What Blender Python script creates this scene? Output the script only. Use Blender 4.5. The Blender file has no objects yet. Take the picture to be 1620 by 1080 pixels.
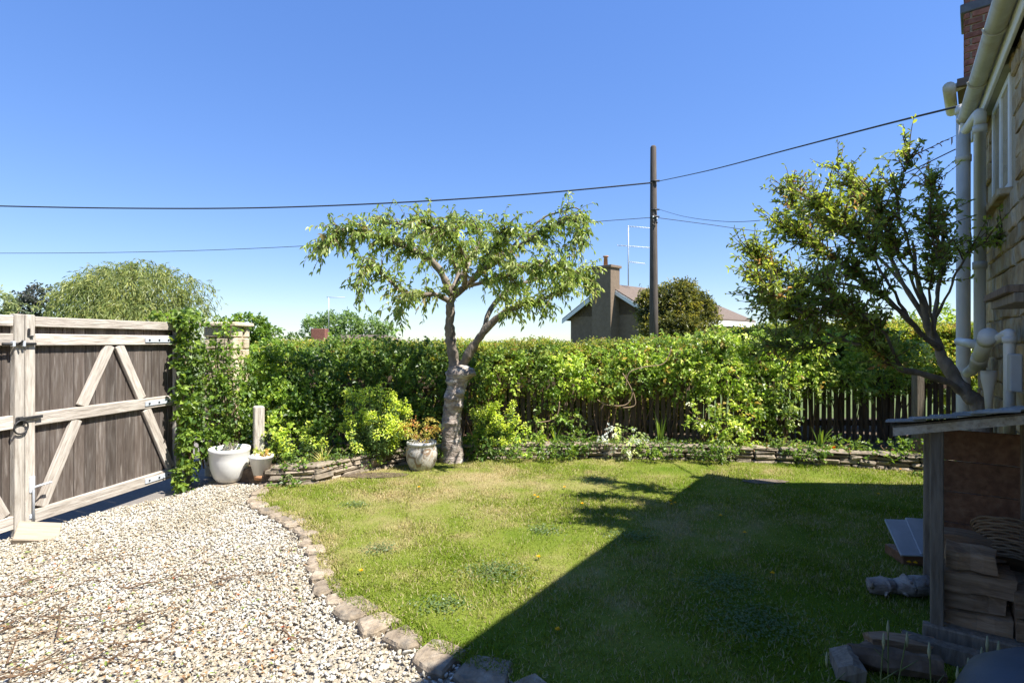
import bpy, bmesh, math, random
import numpy as np
from mathutils import Vector, Matrix, noise

# ---------------------------------------------------------------- camera, sky, sun, exposure
SC = bpy.context.scene
COL = SC.collection
F, CX, CY, EYE = 850.0, 810.0, 540.0, 1.55       # focal length in photo pixels, image centre, eye height above the lawn
cam_d = bpy.data.cameras.new('camera')
cam = bpy.data.objects.new('camera', cam_d); COL.objects.link(cam)
cam.location = (0, 0, EYE); cam.rotation_euler = (math.radians(90), 0, 0)
cam_d.sensor_fit = 'HORIZONTAL'; cam_d.sensor_width = 36; cam_d.lens = 36 * F / 1620
cam_d.clip_start = 0.05; cam_d.clip_end = 3000
SC.camera = cam
SUN = Vector((0.59, -0.258, 1.0)).normalized()     # towards the sun
world = bpy.data.worlds.new('World'); SC.world = world; world.use_nodes = True
wn = world.node_tree
sky = wn.nodes.new('ShaderNodeTexSky'); sky.sky_type = 'NISHITA'; sky.sun_disc = False
sky.sun_elevation = math.asin(SUN.z); sky.sun_rotation = math.atan2(SUN.x, SUN.y)
sky.air_density = 1.1; sky.dust_density = 0.0; sky.ozone_density = 6.0; sky.altitude = 50
gm = wn.nodes.new('ShaderNodeGamma'); gm.inputs[1].default_value = 0.55; wn.links.new(sky.outputs[0], gm.inputs[0])      # the photograph's flatter, bluer clear sky, all round
hs_ = wn.nodes.new('ShaderNodeHueSaturation'); hs_.inputs['Hue'].default_value = 0.517; hs_.inputs['Saturation'].default_value = 1.52; hs_.inputs['Value'].default_value = 1.04; wn.links.new(gm.outputs[0], hs_.inputs['Color'])
tn = wn.nodes.new('ShaderNodeMixRGB'); tn.blend_type = 'MULTIPLY'; tn.inputs[0].default_value = 1.0; tn.inputs[2].default_value = (0.82, 0.88, 1.0, 1); wn.links.new(hs_.outputs[0], tn.inputs[1])
wn.links.new(tn.outputs[0], wn.nodes['Background'].inputs[0])
wn.nodes['Background'].inputs[1].default_value = 0.15
sun_d = bpy.data.lights.new('sun', 'SUN'); sun_d.energy = 4.4; sun_d.angle = math.radians(0.53); sun_d.color = (1.0, 0.96, 0.90)
sun = bpy.data.objects.new('sun', sun_d); COL.objects.link(sun); sun.location = (6, -4, 12)
sun.rotation_euler = SUN.to_track_quat('Z', 'Y').to_euler()
vs = SC.view_settings; vs.view_transform = 'Standard'; vs.look = 'None'; vs.gamma = 1; vs.exposure = 1.45; vs.use_curve_mapping = False

rng = np.random.default_rng(7); random.seed(7)
V = Vector

def at(x, y, d):                     # photo pixel + distance -> point
    return V(((x - CX) / F * d, d, EYE - (y - CY) / F * d))
def gp(x, y, z=0.0):                 # photo pixel on level ground z -> point
    d = (EYE - z) * F / (y - CY); return V(((x - CX) / F * d, d, z))

# ---------------------------------------------------------------- materials
MATS = {}
def nodes(name):
    m = bpy.data.materials.new(name); m.use_nodes = True
    n = m.node_tree.nodes; return m, n, m.node_tree.links, n['Principled BSDF']
def ramp(n, cols, poss=None):
    r = n.new('ShaderNodeValToRGB'); e = r.color_ramp.elements
    k = len(cols); poss = poss or [i / (k - 1) for i in range(k)]
    while len(e) < k: e.new(0.5)
    for i in range(k): e[i].position = poss[i]; e[i].color = (*cols[i], 1)
    return r
def mat(name, cols, rough=0.8, scale=6, stretch=(1, 1, 1), detail=6, bump=0.3, bscale=None, rand=0.0, spec=0.3, metal=0, poss=None, rand_off=True, dist=0.3, patch=None):
    """procedural surface: a stretched noise through a colour ramp, optional second patch colour, per-object brightness, bump"""
    if name in MATS: return MATS[name]
    m, n, l, b = nodes(name)
    tc = n.new('ShaderNodeTexCoord'); mp = n.new('ShaderNodeMapping'); mp.inputs['Scale'].default_value = stretch
    oi = n.new('ShaderNodeObjectInfo')
    if rand_off:
        cm = n.new('ShaderNodeCombineXYZ'); ml = n.new('ShaderNodeMath'); ml.operation = 'MULTIPLY'; ml.inputs[1].default_value = 37
        l.new(oi.outputs['Random'], ml.inputs[0])
        for i in range(3): l.new(ml.outputs[0], cm.inputs[i])
        l.new(cm.outputs[0], mp.inputs['Location'])
    l.new(tc.outputs['Object'], mp.inputs['Vector'])
    t = n.new('ShaderNodeTexNoise'); t.inputs['Scale'].default_value = scale; t.inputs['Detail'].default_value = detail; t.inputs['Roughness'].default_value = 0.62
    t.inputs['Distortion'].default_value = dist
    l.new(mp.outputs[0], t.inputs['Vector'])
    r = ramp(n, cols, poss or [0.25 + 0.5 * i / (len(cols) - 1) for i in range(len(cols))]); l.new(t.outputs['Fac'], r.inputs[0])
    c = r.outputs[0]
    if patch:                          # (colour, noise scale, low, high)
        t2 = n.new('ShaderNodeTexNoise'); t2.inputs['Scale'].default_value = patch[1]; t2.inputs['Detail'].default_value = 4
        l.new(mp.outputs[0], t2.inputs['Vector'])
        r2 = ramp(n, [(0, 0, 0), (1, 1, 1)], [patch[2], patch[3]]); l.new(t2.outputs['Fac'], r2.inputs[0])
        mx = n.new('ShaderNodeMixRGB'); l.new(r2.outputs[0], mx.inputs[0]); l.new(c, mx.inputs[1]); mx.inputs[2].default_value = (*patch[0], 1); c = mx.outputs[0]
    if rand:
        hv = n.new('ShaderNodeHueSaturation'); mr = n.new('ShaderNodeMapRange'); mr.inputs[3].default_value = 1 - rand; mr.inputs[4].default_value = 1 + rand
        l.new(oi.outputs['Random'], mr.inputs[0]); l.new(mr.outputs[0], hv.inputs['Value']); l.new(c, hv.inputs['Color']); c = hv.outputs[0]
    l.new(c, b.inputs['Base Color'])
    b.inputs['Roughness'].default_value = rough; b.inputs['Specular IOR Level'].default_value = spec; b.inputs['Metallic'].default_value = metal
    if bump:
        bt = t
        if bscale:
            bt = n.new('ShaderNodeTexNoise'); bt.inputs['Scale'].default_value = bscale; bt.inputs['Detail'].default_value = 5; l.new(mp.outputs[0], bt.inputs['Vector'])
        bp = n.new('ShaderNodeBump'); bp.inputs['Strength'].default_value = bump; bp.inputs['Distance'].default_value = 0.02
        l.new(bt.outputs['Fac'], bp.inputs['Height']); l.new(bp.outputs[0], b.inputs['Normal'])
    MATS[name] = m; return m
def attr_mat(name, rough=0.55, transl=0.0, spec=0.35, bump=0.0):
    """colour read from the mesh's own 'col' attribute (leaves, pebbles, blades), with leaf translucency"""
    if name in MATS: return MATS[name]
    m, n, l, b = nodes(name)
    a = n.new('ShaderNodeAttribute'); a.attribute_name = 'col'
    l.new(a.outputs['Color'], b.inputs['Base Color']); b.inputs['Roughness'].default_value = rough; b.inputs['Specular IOR Level'].default_value = spec
    if transl:
        t = n.new('ShaderNodeBsdfTranslucent'); hs = n.new('ShaderNodeHueSaturation'); hs.inputs['Value'].default_value = 1.7; hs.inputs['Hue'].default_value = 0.485; hs.inputs['Saturation'].default_value = 1.1
        l.new(a.outputs['Color'], hs.inputs['Color']); l.new(hs.outputs[0], t.inputs['Color'])
        mx = n.new('ShaderNodeMixShader'); mx.inputs[0].default_value = transl
        l.new(b.outputs[0], mx.inputs[1]); l.new(t.outputs[0], mx.inputs[2]); l.new(mx.outputs[0], n['Material Output'].inputs['Surface'])
    if bump:
        tc = n.new('ShaderNodeTexCoord'); t = n.new('ShaderNodeTexNoise'); t.inputs['Scale'].default_value = 90; l.new(tc.outputs['Object'], t.inputs['Vector'])
        bp = n.new('ShaderNodeBump'); bp.inputs['Strength'].default_value = bump; bp.inputs['Distance'].default_value = 0.01
        l.new(t.outputs['Fac'], bp.inputs['Height']); l.new(bp.outputs[0], b.inputs['Normal'])
    MATS[name] = m; return m

LEAF = attr_mat('leaf', 0.42, 0.42, 0.45)
BLADE = attr_mat('grass_blade', 0.75, 0.30, 0.10)
PEBBLE = attr_mat('pebble', 0.8, 0, 0.3, 0.25)
W_GREY = mat('weathered_wood', [(0.24, 0.20, 0.16), (0.42, 0.38, 0.32), (0.56, 0.52, 0.45)], 0.85, 5, (9, 9, 1.0), bump=0.5, rand=0.12)
W_GREYH = mat('weathered_wood_rail', [(0.24, 0.20, 0.16), (0.44, 0.39, 0.33), (0.58, 0.54, 0.47)], 0.85, 5, (1.0, 9, 9), bump=0.5, rand=0.12)
W_BOARD = mat('brown_gate_board', [(0.055, 0.041, 0.032), (0.10, 0.080, 0.066), (0.18, 0.16, 0.142)], 0.75, 4, (10, 10, 0.9), bump=0.5, rand=0.3, patch=((0.27, 0.24, 0.21), 3.0, 0.62, 0.8))
W_DARK = mat('dark_fence_wood', [(0.06, 0.042, 0.028), (0.125, 0.09, 0.062), (0.19, 0.145, 0.11)], 0.85, 5, (9, 9, 1), bump=0.4, rand=0.3)
W_PLY = mat('brown_board', [(0.10, 0.045, 0.022), (0.19, 0.095, 0.05), (0.26, 0.15, 0.085)], 0.6, 3, (1.2, 8, 8), bump=0.2, rand=0.15, patch=((0.12, 0.055, 0.03), 1.6, 0.5, 0.75))
W_POST = mat('store_post_wood', [(0.10, 0.075, 0.05), (0.17, 0.14, 0.105), (0.25, 0.21, 0.16)], 0.8, 5, (9, 9, 1), bump=0.4, rand=0.2)
W_SPLIT = mat('split_log_wood', [(0.11, 0.065, 0.035), (0.22, 0.14, 0.08), (0.33, 0.23, 0.145)], 0.8, 4, (1, 9, 9), bump=0.6, rand=0.3)
BARK = mat('bark', [(0.05, 0.034, 0.022), (0.12, 0.082, 0.052), (0.22, 0.16, 0.11)], 0.9, 9, (1, 1, 0.5), bump=0.9, bscale=14)
BARK_T = mat('grey_bark', [(0.10, 0.08, 0.06), (0.19, 0.155, 0.12), (0.30, 0.25, 0.20)], 0.9, 12, (1, 1, 0.5), bump=0.8, bscale=24)
BARK_C = mat('cherry_bark', [(0.12, 0.09, 0.07), (0.29, 0.24, 0.20), (0.44, 0.39, 0.33)], 0.85, 14, (0.8, 0.8, 1.8), bump=1.0, bscale=28, patch=((0.42, 0.38, 0.33), 7, 0.5, 0.62))
TWIG = mat('twig', [(0.10, 0.06, 0.035), (0.20, 0.13, 0.075)], 0.85, 20, bump=0.2)
STEM = mat('green_stem', [(0.08, 0.11, 0.03), (0.14, 0.16, 0.06)], 0.7, 20, bump=0.1)
STONE = mat('garden_stone', [(0.12, 0.095, 0.065), (0.24, 0.195, 0.14), (0.37, 0.31, 0.23)], 0.9, 11, bump=0.8, bscale=26, rand=0.25, patch=((0.12, 0.11, 0.085), 7, 0.55, 0.75))
STONE_E = mat('edging_stone', [(0.15, 0.115, 0.08), (0.27, 0.215, 0.15), (0.38, 0.32, 0.24)], 0.92, 14, bump=1.0, bscale=30, rand=0.2, patch=((0.13, 0.12, 0.10), 9, 0.55, 0.72))
STONE_L = mat('pale_pier_stone', [(0.38, 0.30, 0.19), (0.54, 0.45, 0.31), (0.64, 0.56, 0.42)], 0.9, 8, bump=0.6, bscale=25, rand=0.15)
STONE_H = mat('cottage_stone', [(0.20, 0.135, 0.065), (0.38, 0.27, 0.14), (0.50, 0.40, 0.25)], 0.92, 9, bump=0.9, bscale=22, rand=0.25, patch=((0.40, 0.36, 0.28), 5, 0.5, 0.7))
MORTAR = mat('lime_mortar', [(0.34, 0.28, 0.19), (0.46, 0.39, 0.28)], 0.95, 14, bump=0.8, bscale=40, rand_off=False)
SOIL = mat('soil', [(0.05, 0.035, 0.022), (0.10, 0.072, 0.046), (0.17, 0.125, 0.08)], 0.95, 12, bump=0.9, bscale=45)
TARMAC = mat('paved_drive', [(0.15, 0.13, 0.11), (0.23, 0.205, 0.175)], 0.9, 30, bump=0.4, bscale=120)
SLATE = mat('slate', [(0.13, 0.145, 0.15), (0.24, 0.255, 0.26), (0.34, 0.35, 0.34)], 0.7, 9, bump=0.5, rand=0.25)
GALV = mat('galvanised_steel', [(0.42, 0.45, 0.48), (0.56, 0.59, 0.62)], 0.55, 20, bump=0.1, metal=0.1)
IRON = mat('dark_iron', [(0.03, 0.03, 0.032), (0.07, 0.068, 0.065)], 0.55, 20, bump=0.2, metal=0.5)
PLASTIC = mat('off_white_pipe', [(0.50, 0.48, 0.43), (0.64, 0.62, 0.56)], 0.45, 5, (1, 1, 0.6), bump=0.05, patch=((0.42, 0.38, 0.26), 4, 0.6, 0.8))
GUTTER = mat('stained_gutter', [(0.42, 0.38, 0.27), (0.58, 0.55, 0.45)], 0.5, 5, bump=0.1, patch=((0.36, 0.27, 0.12), 5, 0.52, 0.75))
PAINT_W = mat('white_paint', [(0.66, 0.66, 0.64), (0.78, 0.78, 0.76)], 0.5, 8, bump=0.1)
GLAZE = mat('white_glaze', [(0.62, 0.61, 0.56), (0.76, 0.75, 0.71)], 0.25, 4, bump=0.06, spec=0.5, patch=((0.55, 0.50, 0.40), 6, 0.62, 0.75))
TERRA = mat('terracotta', [(0.34, 0.17, 0.08), (0.46, 0.25, 0.13)], 0.85, 12, bump=0.2)
PATTERN = mat('mottled_glaze', [(0.34, 0.17, 0.08), (0.22, 0.17, 0.12), (0.55, 0.52, 0.46), (0.36, 0.32, 0.27), (0.46, 0.32, 0.14)], 0.45, 9, bump=0.3, poss=[0.25, 0.4, 0.5, 0.58, 0.72], dist=1.5)
BRICK = mat('red_brick', [(0.14, 0.055, 0.04), (0.24, 0.10, 0.07), (0.32, 0.16, 0.11)], 0.9, 14, bump=0.5, bscale=40, rand=0.25)
BRICK_F = mat('brown_gable_brick', [(0.15, 0.11, 0.075), (0.22, 0.165, 0.115)], 0.9, 6, bump=0.3)
ROOF = mat('brown_roof_tile', [(0.09, 0.066, 0.05), (0.15, 0.115, 0.09)], 0.85, 4, (1, 1, 6), bump=0.3, rand=0.15)
LEAD = mat('lead', [(0.07, 0.075, 0.09), (0.14, 0.15, 0.17)], 0.6, 10, bump=0.1)
POLE = mat('pole_wood', [(0.05, 0.037, 0.028), (0.09, 0.072, 0.058), (0.15, 0.125, 0.105)], 0.85, 4, (8, 8, 0.5), bump=0.3)
CABLE = mat('black_cable', [(0.02, 0.02, 0.022), (0.035, 0.035, 0.04)], 0.6, 20, bump=0)
WICKER = mat('wicker', [(0.12, 0.075, 0.04), (0.24, 0.16, 0.09)], 0.75, 18, bump=0.3, rand=0.2)
COVER = mat('blue_grey_cover', [(0.03, 0.04, 0.055), (0.055, 0.07, 0.09)], 0.55, 6, bump=0.2)
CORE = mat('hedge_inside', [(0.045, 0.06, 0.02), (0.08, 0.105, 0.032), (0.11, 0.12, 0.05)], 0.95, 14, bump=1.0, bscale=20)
def glass_mat():
    m, n, l, b = nodes('window_glass'); b.inputs['Base Color'].default_value = (0.03, 0.035, 0.04, 1); b.inputs['Roughness'].default_value = 0.06; b.inputs['Specular IOR Level'].default_value = 0.8
    return m
GLASS = glass_mat()

# ---------------------------------------------------------------- object helpers
def tag(o, label=None, cat=None, group=None, kind=None):
    if label: o['label'] = label
    if cat: o['category'] = cat
    if group: o['group'] = group
    if kind: o['kind'] = kind
    return o
def empty(name, loc, label, cat, group=None, rz=0.0):
    o = bpy.data.objects.new(name, None); COL.objects.link(o); o.location = loc; o.rotation_euler = (0, 0, rz)
    o.empty_display_size = 0.1
    return tag(o, label, cat, group)
def link(name, me, m, parent=None, world_space=False):
    o = bpy.data.objects.new(name, me); COL.objects.link(o)
    if m and not me.materials: me.materials.append(m)
    if parent is not None:
        o.parent = parent
        if world_space: o.matrix_parent_inverse = (Matrix.Translation(parent.location) @ parent.rotation_euler.to_matrix().to_4x4()).inverted()
    return o
class MB:
    """collects shapes into one mesh"""
    def __init__(s): s.v = []; s.f = []; s.smooth = []
    def add(s, vs, fs, sm=False):
        k = len(s.v); s.v += [tuple(p) for p in vs]; s.f += [tuple(i + k for i in f) for f in fs]; s.smooth += [sm] * len(fs); return s
    def box(s, x0, x1, y0, y1, z0, z1, c=0.004, jit=0.0, M=None):
        lo = (x0, y0, z0); hi = (x1, y1, z1); cc = [min(c, 0.45 * (hi[i] - lo[i])) for i in range(3)]
        vs = []; idx = {}
        for sx in (0, 1):
            for sy in (0, 1):
                for sz in (0, 1):
                    sg = (sx, sy, sz); full = [hi[i] if sg[i] else lo[i] for i in range(3)]
                    ins = [full[i] + (-cc[i] if sg[i] else cc[i]) for i in range(3)]
                    for a in range(3):
                        p = list(ins); p[a] = full[a]
                        if jit: p = [q + random.uniform(-jit, jit) for q in p]
                        idx[(sg, a)] = len(vs); vs.append(p)
        fs = []
        for a in range(3):
            b, c2 = (a + 1) % 3, (a + 2) % 3
            for sa in (0, 1):
                q = []
                for (sb, sc_) in ((0, 0), (1, 0), (1, 1), (0, 1)):
                    g = [0, 0, 0]; g[a] = sa; g[b] = sb; g[c2] = sc_; q.append(idx[(tuple(g), a)])
                fs.append(q)
            for sa in (0, 1):
                for sb in (0, 1):
                    g0 = [0, 0, 0]; g0[a] = sa; g0[b] = sb; g1 = list(g0); g1[c2] = 1
                    g0, g1 = tuple(g0), tuple(g1); fs.append([idx[(g0, a)], idx[(g1, a)], idx[(g1, b)], idx[(g0, b)]])
        for sg in [(i, j, k) for i in (0, 1) for j in (0, 1) for k in (0, 1)]: fs.append([idx[(sg, 0)], idx[(sg, 1)], idx[(sg, 2)]])
        if M is not None: vs = [M @ V(p) for p in vs]
        return s.add(vs, fs)
    def tube(s, pts, radii, n=8, cap=True, sm=True):
        pts = [V(p) for p in pts]
        if not hasattr(radii, '__len__'): radii = [radii] * len(pts)
        vs = []; fs = []; nrm = None
        for i, p in enumerate(pts):
            t = (pts[min(i + 1, len(pts) - 1)] - pts[max(i - 1, 0)])
            t = t.normalized() if t.length > 1e-9 else V((0, 0, 1))
            if nrm is None: nrm = t.orthogonal().normalized()
            else:
                nrm = nrm - t * nrm.dot(t); nrm = nrm.normalized() if nrm.length > 1e-6 else t.orthogonal().normalized()
            bn = t.cross(nrm)
            for k in range(n):
                a = 2 * math.pi * k / n; vs.append(p + (nrm * math.cos(a) + bn * math.sin(a)) * radii[i])
        for i in range(len(pts) - 1):
            for k in range(n):
                k2 = (k + 1) % n; fs.append([i * n + k, i * n + k2, (i + 1) * n + k2, (i + 1) * n + k])
        if cap: fs.append(list(range(n))[::-1]); fs.append([(len(pts) - 1) * n + k for k in range(n)])
        return s.add(vs, fs, sm)
    def lathe(s, prof, n=32, c=(0, 0, 0), sm=True):
        vs = []; fs = []
        for (r, z) in prof:
            for k in range(n):
                a = 2 * math.pi * k / n; vs.append((c[0] + r * math.cos(a), c[1] + r * math.sin(a), c[2] + z))
        for i in range(len(prof) - 1):
            for k in range(n):
                k2 = (k + 1) % n; fs.append([i * n + k, i * n + k2, (i + 1) * n + k2, (i + 1) * n + k])
        fs.append(list(range(n))[::-1]); fs.append([(len(prof) - 1) * n + k for k in range(n)])
        return s.add(vs, fs, sm)
    def prism(s, poly, z0, z1, inset=0.0, ax=None):
        """polygon (x, y) extruded z0..z1, the top edge pulled in by inset"""
        n = len(poly); cx = sum(p[0] for p in poly) / n; cy = sum(p[1] for p in poly) / n
        lay = [(0, z0), (0, z1 - inset), (inset, z1)] if inset else [(0, z0), (0, z1)]
        vs = []
        for (ins, z) in lay:
            for (x, y) in poly:
                dx, dy = cx - x, cy - y; L = math.hypot(dx, dy) or 1; vs.append((x + dx / L * ins, y + dy / L * ins, z))
        fs = [[i * n + k, i * n + (k + 1) % n, (i + 1) * n + (k + 1) % n, (i + 1) * n + k] for i in range(len(lay) - 1) for k in range(n)]
        fs += [list(range(n))[::-1], [(len(lay) - 1) * n + k for k in range(n)]]
        return s.add(vs, fs)
    def mesh(s, name):
        me = bpy.data.meshes.new(name); me.from_pydata(s.v, [], s.f)
        me.polygons.foreach_set('use_smooth', s.smooth)
        bm = bmesh.new(); bm.from_mesh(me); bmesh.ops.recalc_face_normals(bm, faces=bm.faces); bm.to_mesh(me); bm.free()
        return me
    def build(s, name, m, parent=None, world_space=False): return link(name, s.mesh(name), m, parent, world_space)
def np_mesh(name, verts, faces, cols=None, smooth=False):
    """verts (N,3), faces (M,k) -> mesh with optional per-vertex colour 'col'"""
    me = bpy.data.meshes.new(name); N = len(verts); Mf, k = faces.shape
    me.vertices.add(N); me.vertices.foreach_set('co', np.asarray(verts, np.float32).ravel())
    me.loops.add(Mf * k); me.loops.foreach_set('vertex_index', faces.astype(np.int32).ravel())
    me.polygons.add(Mf); me.polygons.foreach_set('loop_start', np.arange(0, Mf * k, k, dtype=np.int32))
    me.polygons.foreach_set('use_smooth', np.full(Mf, smooth, dtype=bool))
    me.update(calc_edges=True)
    if cols is not None:
        a = me.attributes.new('col', 'FLOAT_COLOR', 'POINT'); c = np.ones((N, 4), np.float32); c[:, :3] = cols; a.data.foreach_set('color', c.ravel())
    return me
def nrmz(a): return a / np.maximum(np.linalg.norm(a, axis=-1, keepdims=True), 1e-9)
def rdir(n): return nrmz(rng.normal(size=(n, 3)))
def smooth_path(pts, sub=6):
    P = [V(p) for p in pts]; out = []
    for i in range(len(P) - 1):
        p0, p1, p2, p3 = P[max(i - 1, 0)], P[i], P[i + 1], P[min(i + 2, len(P) - 1)]
        for k in range(sub):
            t = k / sub; out.append(0.5 * ((2 * p1) + (p2 - p0) * t + (2 * p0 - 5 * p1 + 4 * p2 - p3) * t * t + (3 * p1 - p0 - 3 * p2 + p3) * t ** 3))
    out.append(P[-1]); return out

# ---------------------------------------------------------------- foliage helpers
GREEN = [((0.055, 0.105, 0.018), 4), ((0.085, 0.145, 0.025), 4), ((0.13, 0.19, 0.035), 2), ((0.035, 0.07, 0.016), 2)]
LIME = [((0.12, 0.19, 0.03), 4), ((0.17, 0.24, 0.045), 4), ((0.08, 0.14, 0.025), 3), ((0.22, 0.27, 0.07), 1)]
DARKG = [((0.03, 0.062, 0.014), 4), ((0.05, 0.09, 0.02), 3), ((0.075, 0.12, 0.03), 2)]
LEAF_GAIN = np.array((1.0, 1.0, 1.0))
def pick(pal, n):
    c = np.minimum(np.array([p[0] for p in pal]) * LEAF_GAIN, 0.75); w = np.array([p[1] for p in pal], float); return c[rng.choice(len(pal), n, p=w / w.sum())]
def leaf_arrays(pos, d, up, L, W, cols, curl=0.15, fold=0.25, six=True):
    """one folded leaf per row: 6 points, 4 triangles (or 4 points, 2 triangles)"""
    n = len(pos); d = nrmz(d); side = nrmz(np.cross(d, up)); nr = np.cross(side, d); L = np.broadcast_to(L, n)[:, None]; W = np.broadcast_to(W, n)[:, None]
    tip = pos + d * L; tip[:, 2] -= curl * L[:, 0]
    if six:
        m1 = pos + d * L * 0.3; m2 = pos + d * L * 0.68; m2[:, 2] -= 0.35 * curl * L[:, 0]
        o = nr * W * fold
        pts = np.stack([pos, m1 - side * W * 0.46 + o, m2 - side * W * 0.38 + o, tip, m2 + side * W * 0.38 + o, m1 + side * W * 0.46 + o], 1)
        f = np.array([[0, 3, 2], [0, 2, 1], [0, 4, 3], [0, 5, 4]]); k = 6
    else:
        m1 = pos + d * L * 0.48; o = nr * W * fold
        pts = np.stack([pos, m1 - side * W * 0.5 + o, tip, m1 + side * W * 0.5 + o], 1); f = np.array([[0, 2, 1], [0, 3, 2]]); k = 4
    faces = (f[None] + (np.arange(n) * k)[:, None, None]).reshape(-1, 3)
    return pts.reshape(-1, 3), faces, np.repeat(cols, k, axis=0)
def leaf_mesh(name, parts):
    vs, fs, cs, k = [], [], [], 0
    for (v, f, c) in parts: vs.append(v); fs.append(f + k); cs.append(c); k += len(v)
    return np_mesh(name, np.concatenate(vs), np.concatenate(fs), np.concatenate(cs))
def shoot_leaves(anchor, out, nl, length, L, W, pal, droop=0.0, spread=0.9, six=False, curl=0.15, upbias=0.35, jitter=0.2):
    """short leafy shoots growing from the anchors along out"""
    n = len(anchor); d = nrmz(out + rng.normal(size=(n, 3)) * 0.45 + np.array([0, 0, upbias])); length = length * rng.uniform(0.5, 1.3, n)
    pn = np.array([noise.noise(V(a) * 1.7) + 0.5 * noise.noise(V(a) * 5) for a in anchor.tolist()])[:, None]
    sc = pick(pal, n) * rng.uniform(0.8, 1.2, (n, 1)) * np.clip(1 + 0.55 * pn * np.array([1.15, 1.0, 0.8]), 0.45, 1.7)
    t = np.tile((np.arange(nl) + rng.uniform(0, 1, (n, nl))) / nl, 1).reshape(-1)
    A = np.repeat(anchor, nl, 0); D = np.repeat(d, nl, 0); Ls = np.repeat(length, nl)
    pos = A + D * (Ls * t)[:, None] + rng.normal(size=A.shape) * 0.012
    pos[:, 2] -= droop * (Ls * t * t)
    ld = nrmz(D * 0.5 + rdir(len(A)) * spread + np.array([0, 0, -droop * 0.8]))
    up = nrmz(rdir(len(A)) * 0.7 + np.array([0.1, -0.25, 0.9]))
    c = np.clip(np.repeat(sc, nl, 0) * rng.uniform(1 - jitter, 1 + jitter, (len(A), 1)), 0, 1)
    s = rng.uniform(0.65, 1.2, len(A))
    return leaf_arrays(pos, ld, up, L * s, W * s, c, curl, six=six)
def blob_anchors(blobs, dens):
    """points through the outer half of ellipsoids (centre, radii); those inside another one thinned"""
    P, O = [], []
    for (c, r) in blobs:
        c = np.array(c); r = np.array(r, float); area = 4.2 * ((r[0] * r[1]) ** 1.6 + (r[0] * r[2]) ** 1.6 + (r[1] * r[2]) ** 1.6) ** (1 / 1.6)
        n = max(6, int(area * dens)); u = rdir(n); u[:, 1] = np.where(u[:, 1] > 0.5, -u[:, 1], u[:, 1])
        rad = rng.uniform(0.55, 1.0, n) ** 0.7
        P.append(c + u * r * rad[:, None]); O.append(u)
    P = np.concatenate(P); O = np.concatenate(O); keep = np.ones(len(P), bool)
    for (c, r) in blobs:
        q = np.linalg.norm((P - np.array(c)) / np.array(r), axis=1); keep &= ~((q < 0.5) & (rng.uniform(size=len(P)) < 0.7))
    return P[keep], O[keep]
def pxblob(x, y, d, rx, ry, rd=None):
    s = d / F; return (tuple(at(x, y, d)), (rx * s, rd if rd else rx * s * 0.8, ry * s))

# ================================================================ GROUND
EDGE_PX = [(436, 757), (418, 776), (404, 795), (428, 812), (458, 824), (478, 840), (492, 858), (500, 880), (506, 905), (520, 935), (548, 962), (590, 985), (630, 1008), (690, 1038), (745, 1062), (800, 1080)]
EDGE = [gp(x, y, -0.03) for x, y in EDGE_PX] + [V((0.45, 1.9, -0.03)), V((0.75, 1.2, -0.03)), V((0.8, 0.4, -0.03))]
WALL_PX = [(428, 768), (500, 764), (550, 752), (610, 741), (640, 736), (700, 730), (780, 726), (850, 725), (960, 726), (1080, 728), (1200, 732), (1310, 737), (1440, 745), (1520, 749)]
WALLP = smooth_path([gp(x, y) for x, y in WALL_PX], 5)
def inside(P, poly):
    x, y = P[:, 0], P[:, 1]; r = np.zeros(len(P), bool); n = len(poly)
    for i in range(n):
        x1, y1 = poly[i][0], poly[i][1]; x2, y2 = poly[i - 1][0], poly[i - 1][1]
        c = ((y1 > y) != (y2 > y)) & (x < (x2 - x1) * (y - y1) / ((y2 - y1) or 1e-9) + x1); r ^= c
    return r
LAWN = [(p.x, p.y) for p in EDGE] [::-1] + [(p.x, p.y + 0.08) for p in WALLP] + [(5.6, 6.2), (5.2, 5.2), (4.6, 4.6), (0.9, 0.3)]
GRAV = [(p.x + 0.05, p.y) for p in EDGE] + [(-5.0, 0.4)] + [(p.x, p.y) for p in (gp(-90, 893, -0.07), gp(0, 862, -0.07), gp(60, 846, -0.07), gp(150, 818, -0.07), gp(290, 786, -0.07), gp(330, 772, -0.07), gp(390, 760, -0.07))]
FIELD = mat('field_grass', [(0.06, 0.085, 0.02), (0.10, 0.13, 0.035)], 0.9, 3, bump=0.3, bscale=30)
def sheet(name, poly, z, m, kind='structure', thick=0.0):
    b = MB()
    if thick: b.prism(poly, z - thick, z)
    else: b.add([(x, y, z) for x, y in poly], [list(range(len(poly)))])
    return tag(b.build(name, m), kind=kind)
sheet('ground', [(-900, -300), (900, -300), (900, 1500), (-900, 1500)], -0.16, FIELD)
sheet('paved_drive', [(-14, 0), (-2.6, 0), (-2.6, 9.5), (-14, 9.5)], -0.115, TARMAC)
GBASE = mat('gravel_bed', [(0.22, 0.18, 0.125), (0.36, 0.31, 0.23), (0.46, 0.41, 0.32)], 0.95, 60, bump=1.0, bscale=70)
sheet('gravel_bed', GRAV, -0.044, GBASE)
sheet('flower_bed', [(p.x, p.y + 0.10) for p in WALLP] + [(7.5, 6.4), (7.5, 10), (-3.6, 10), (-3.6, 6.6), (-3.2, 6.05)], 0.13, SOIL, thick=0.27)

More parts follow.
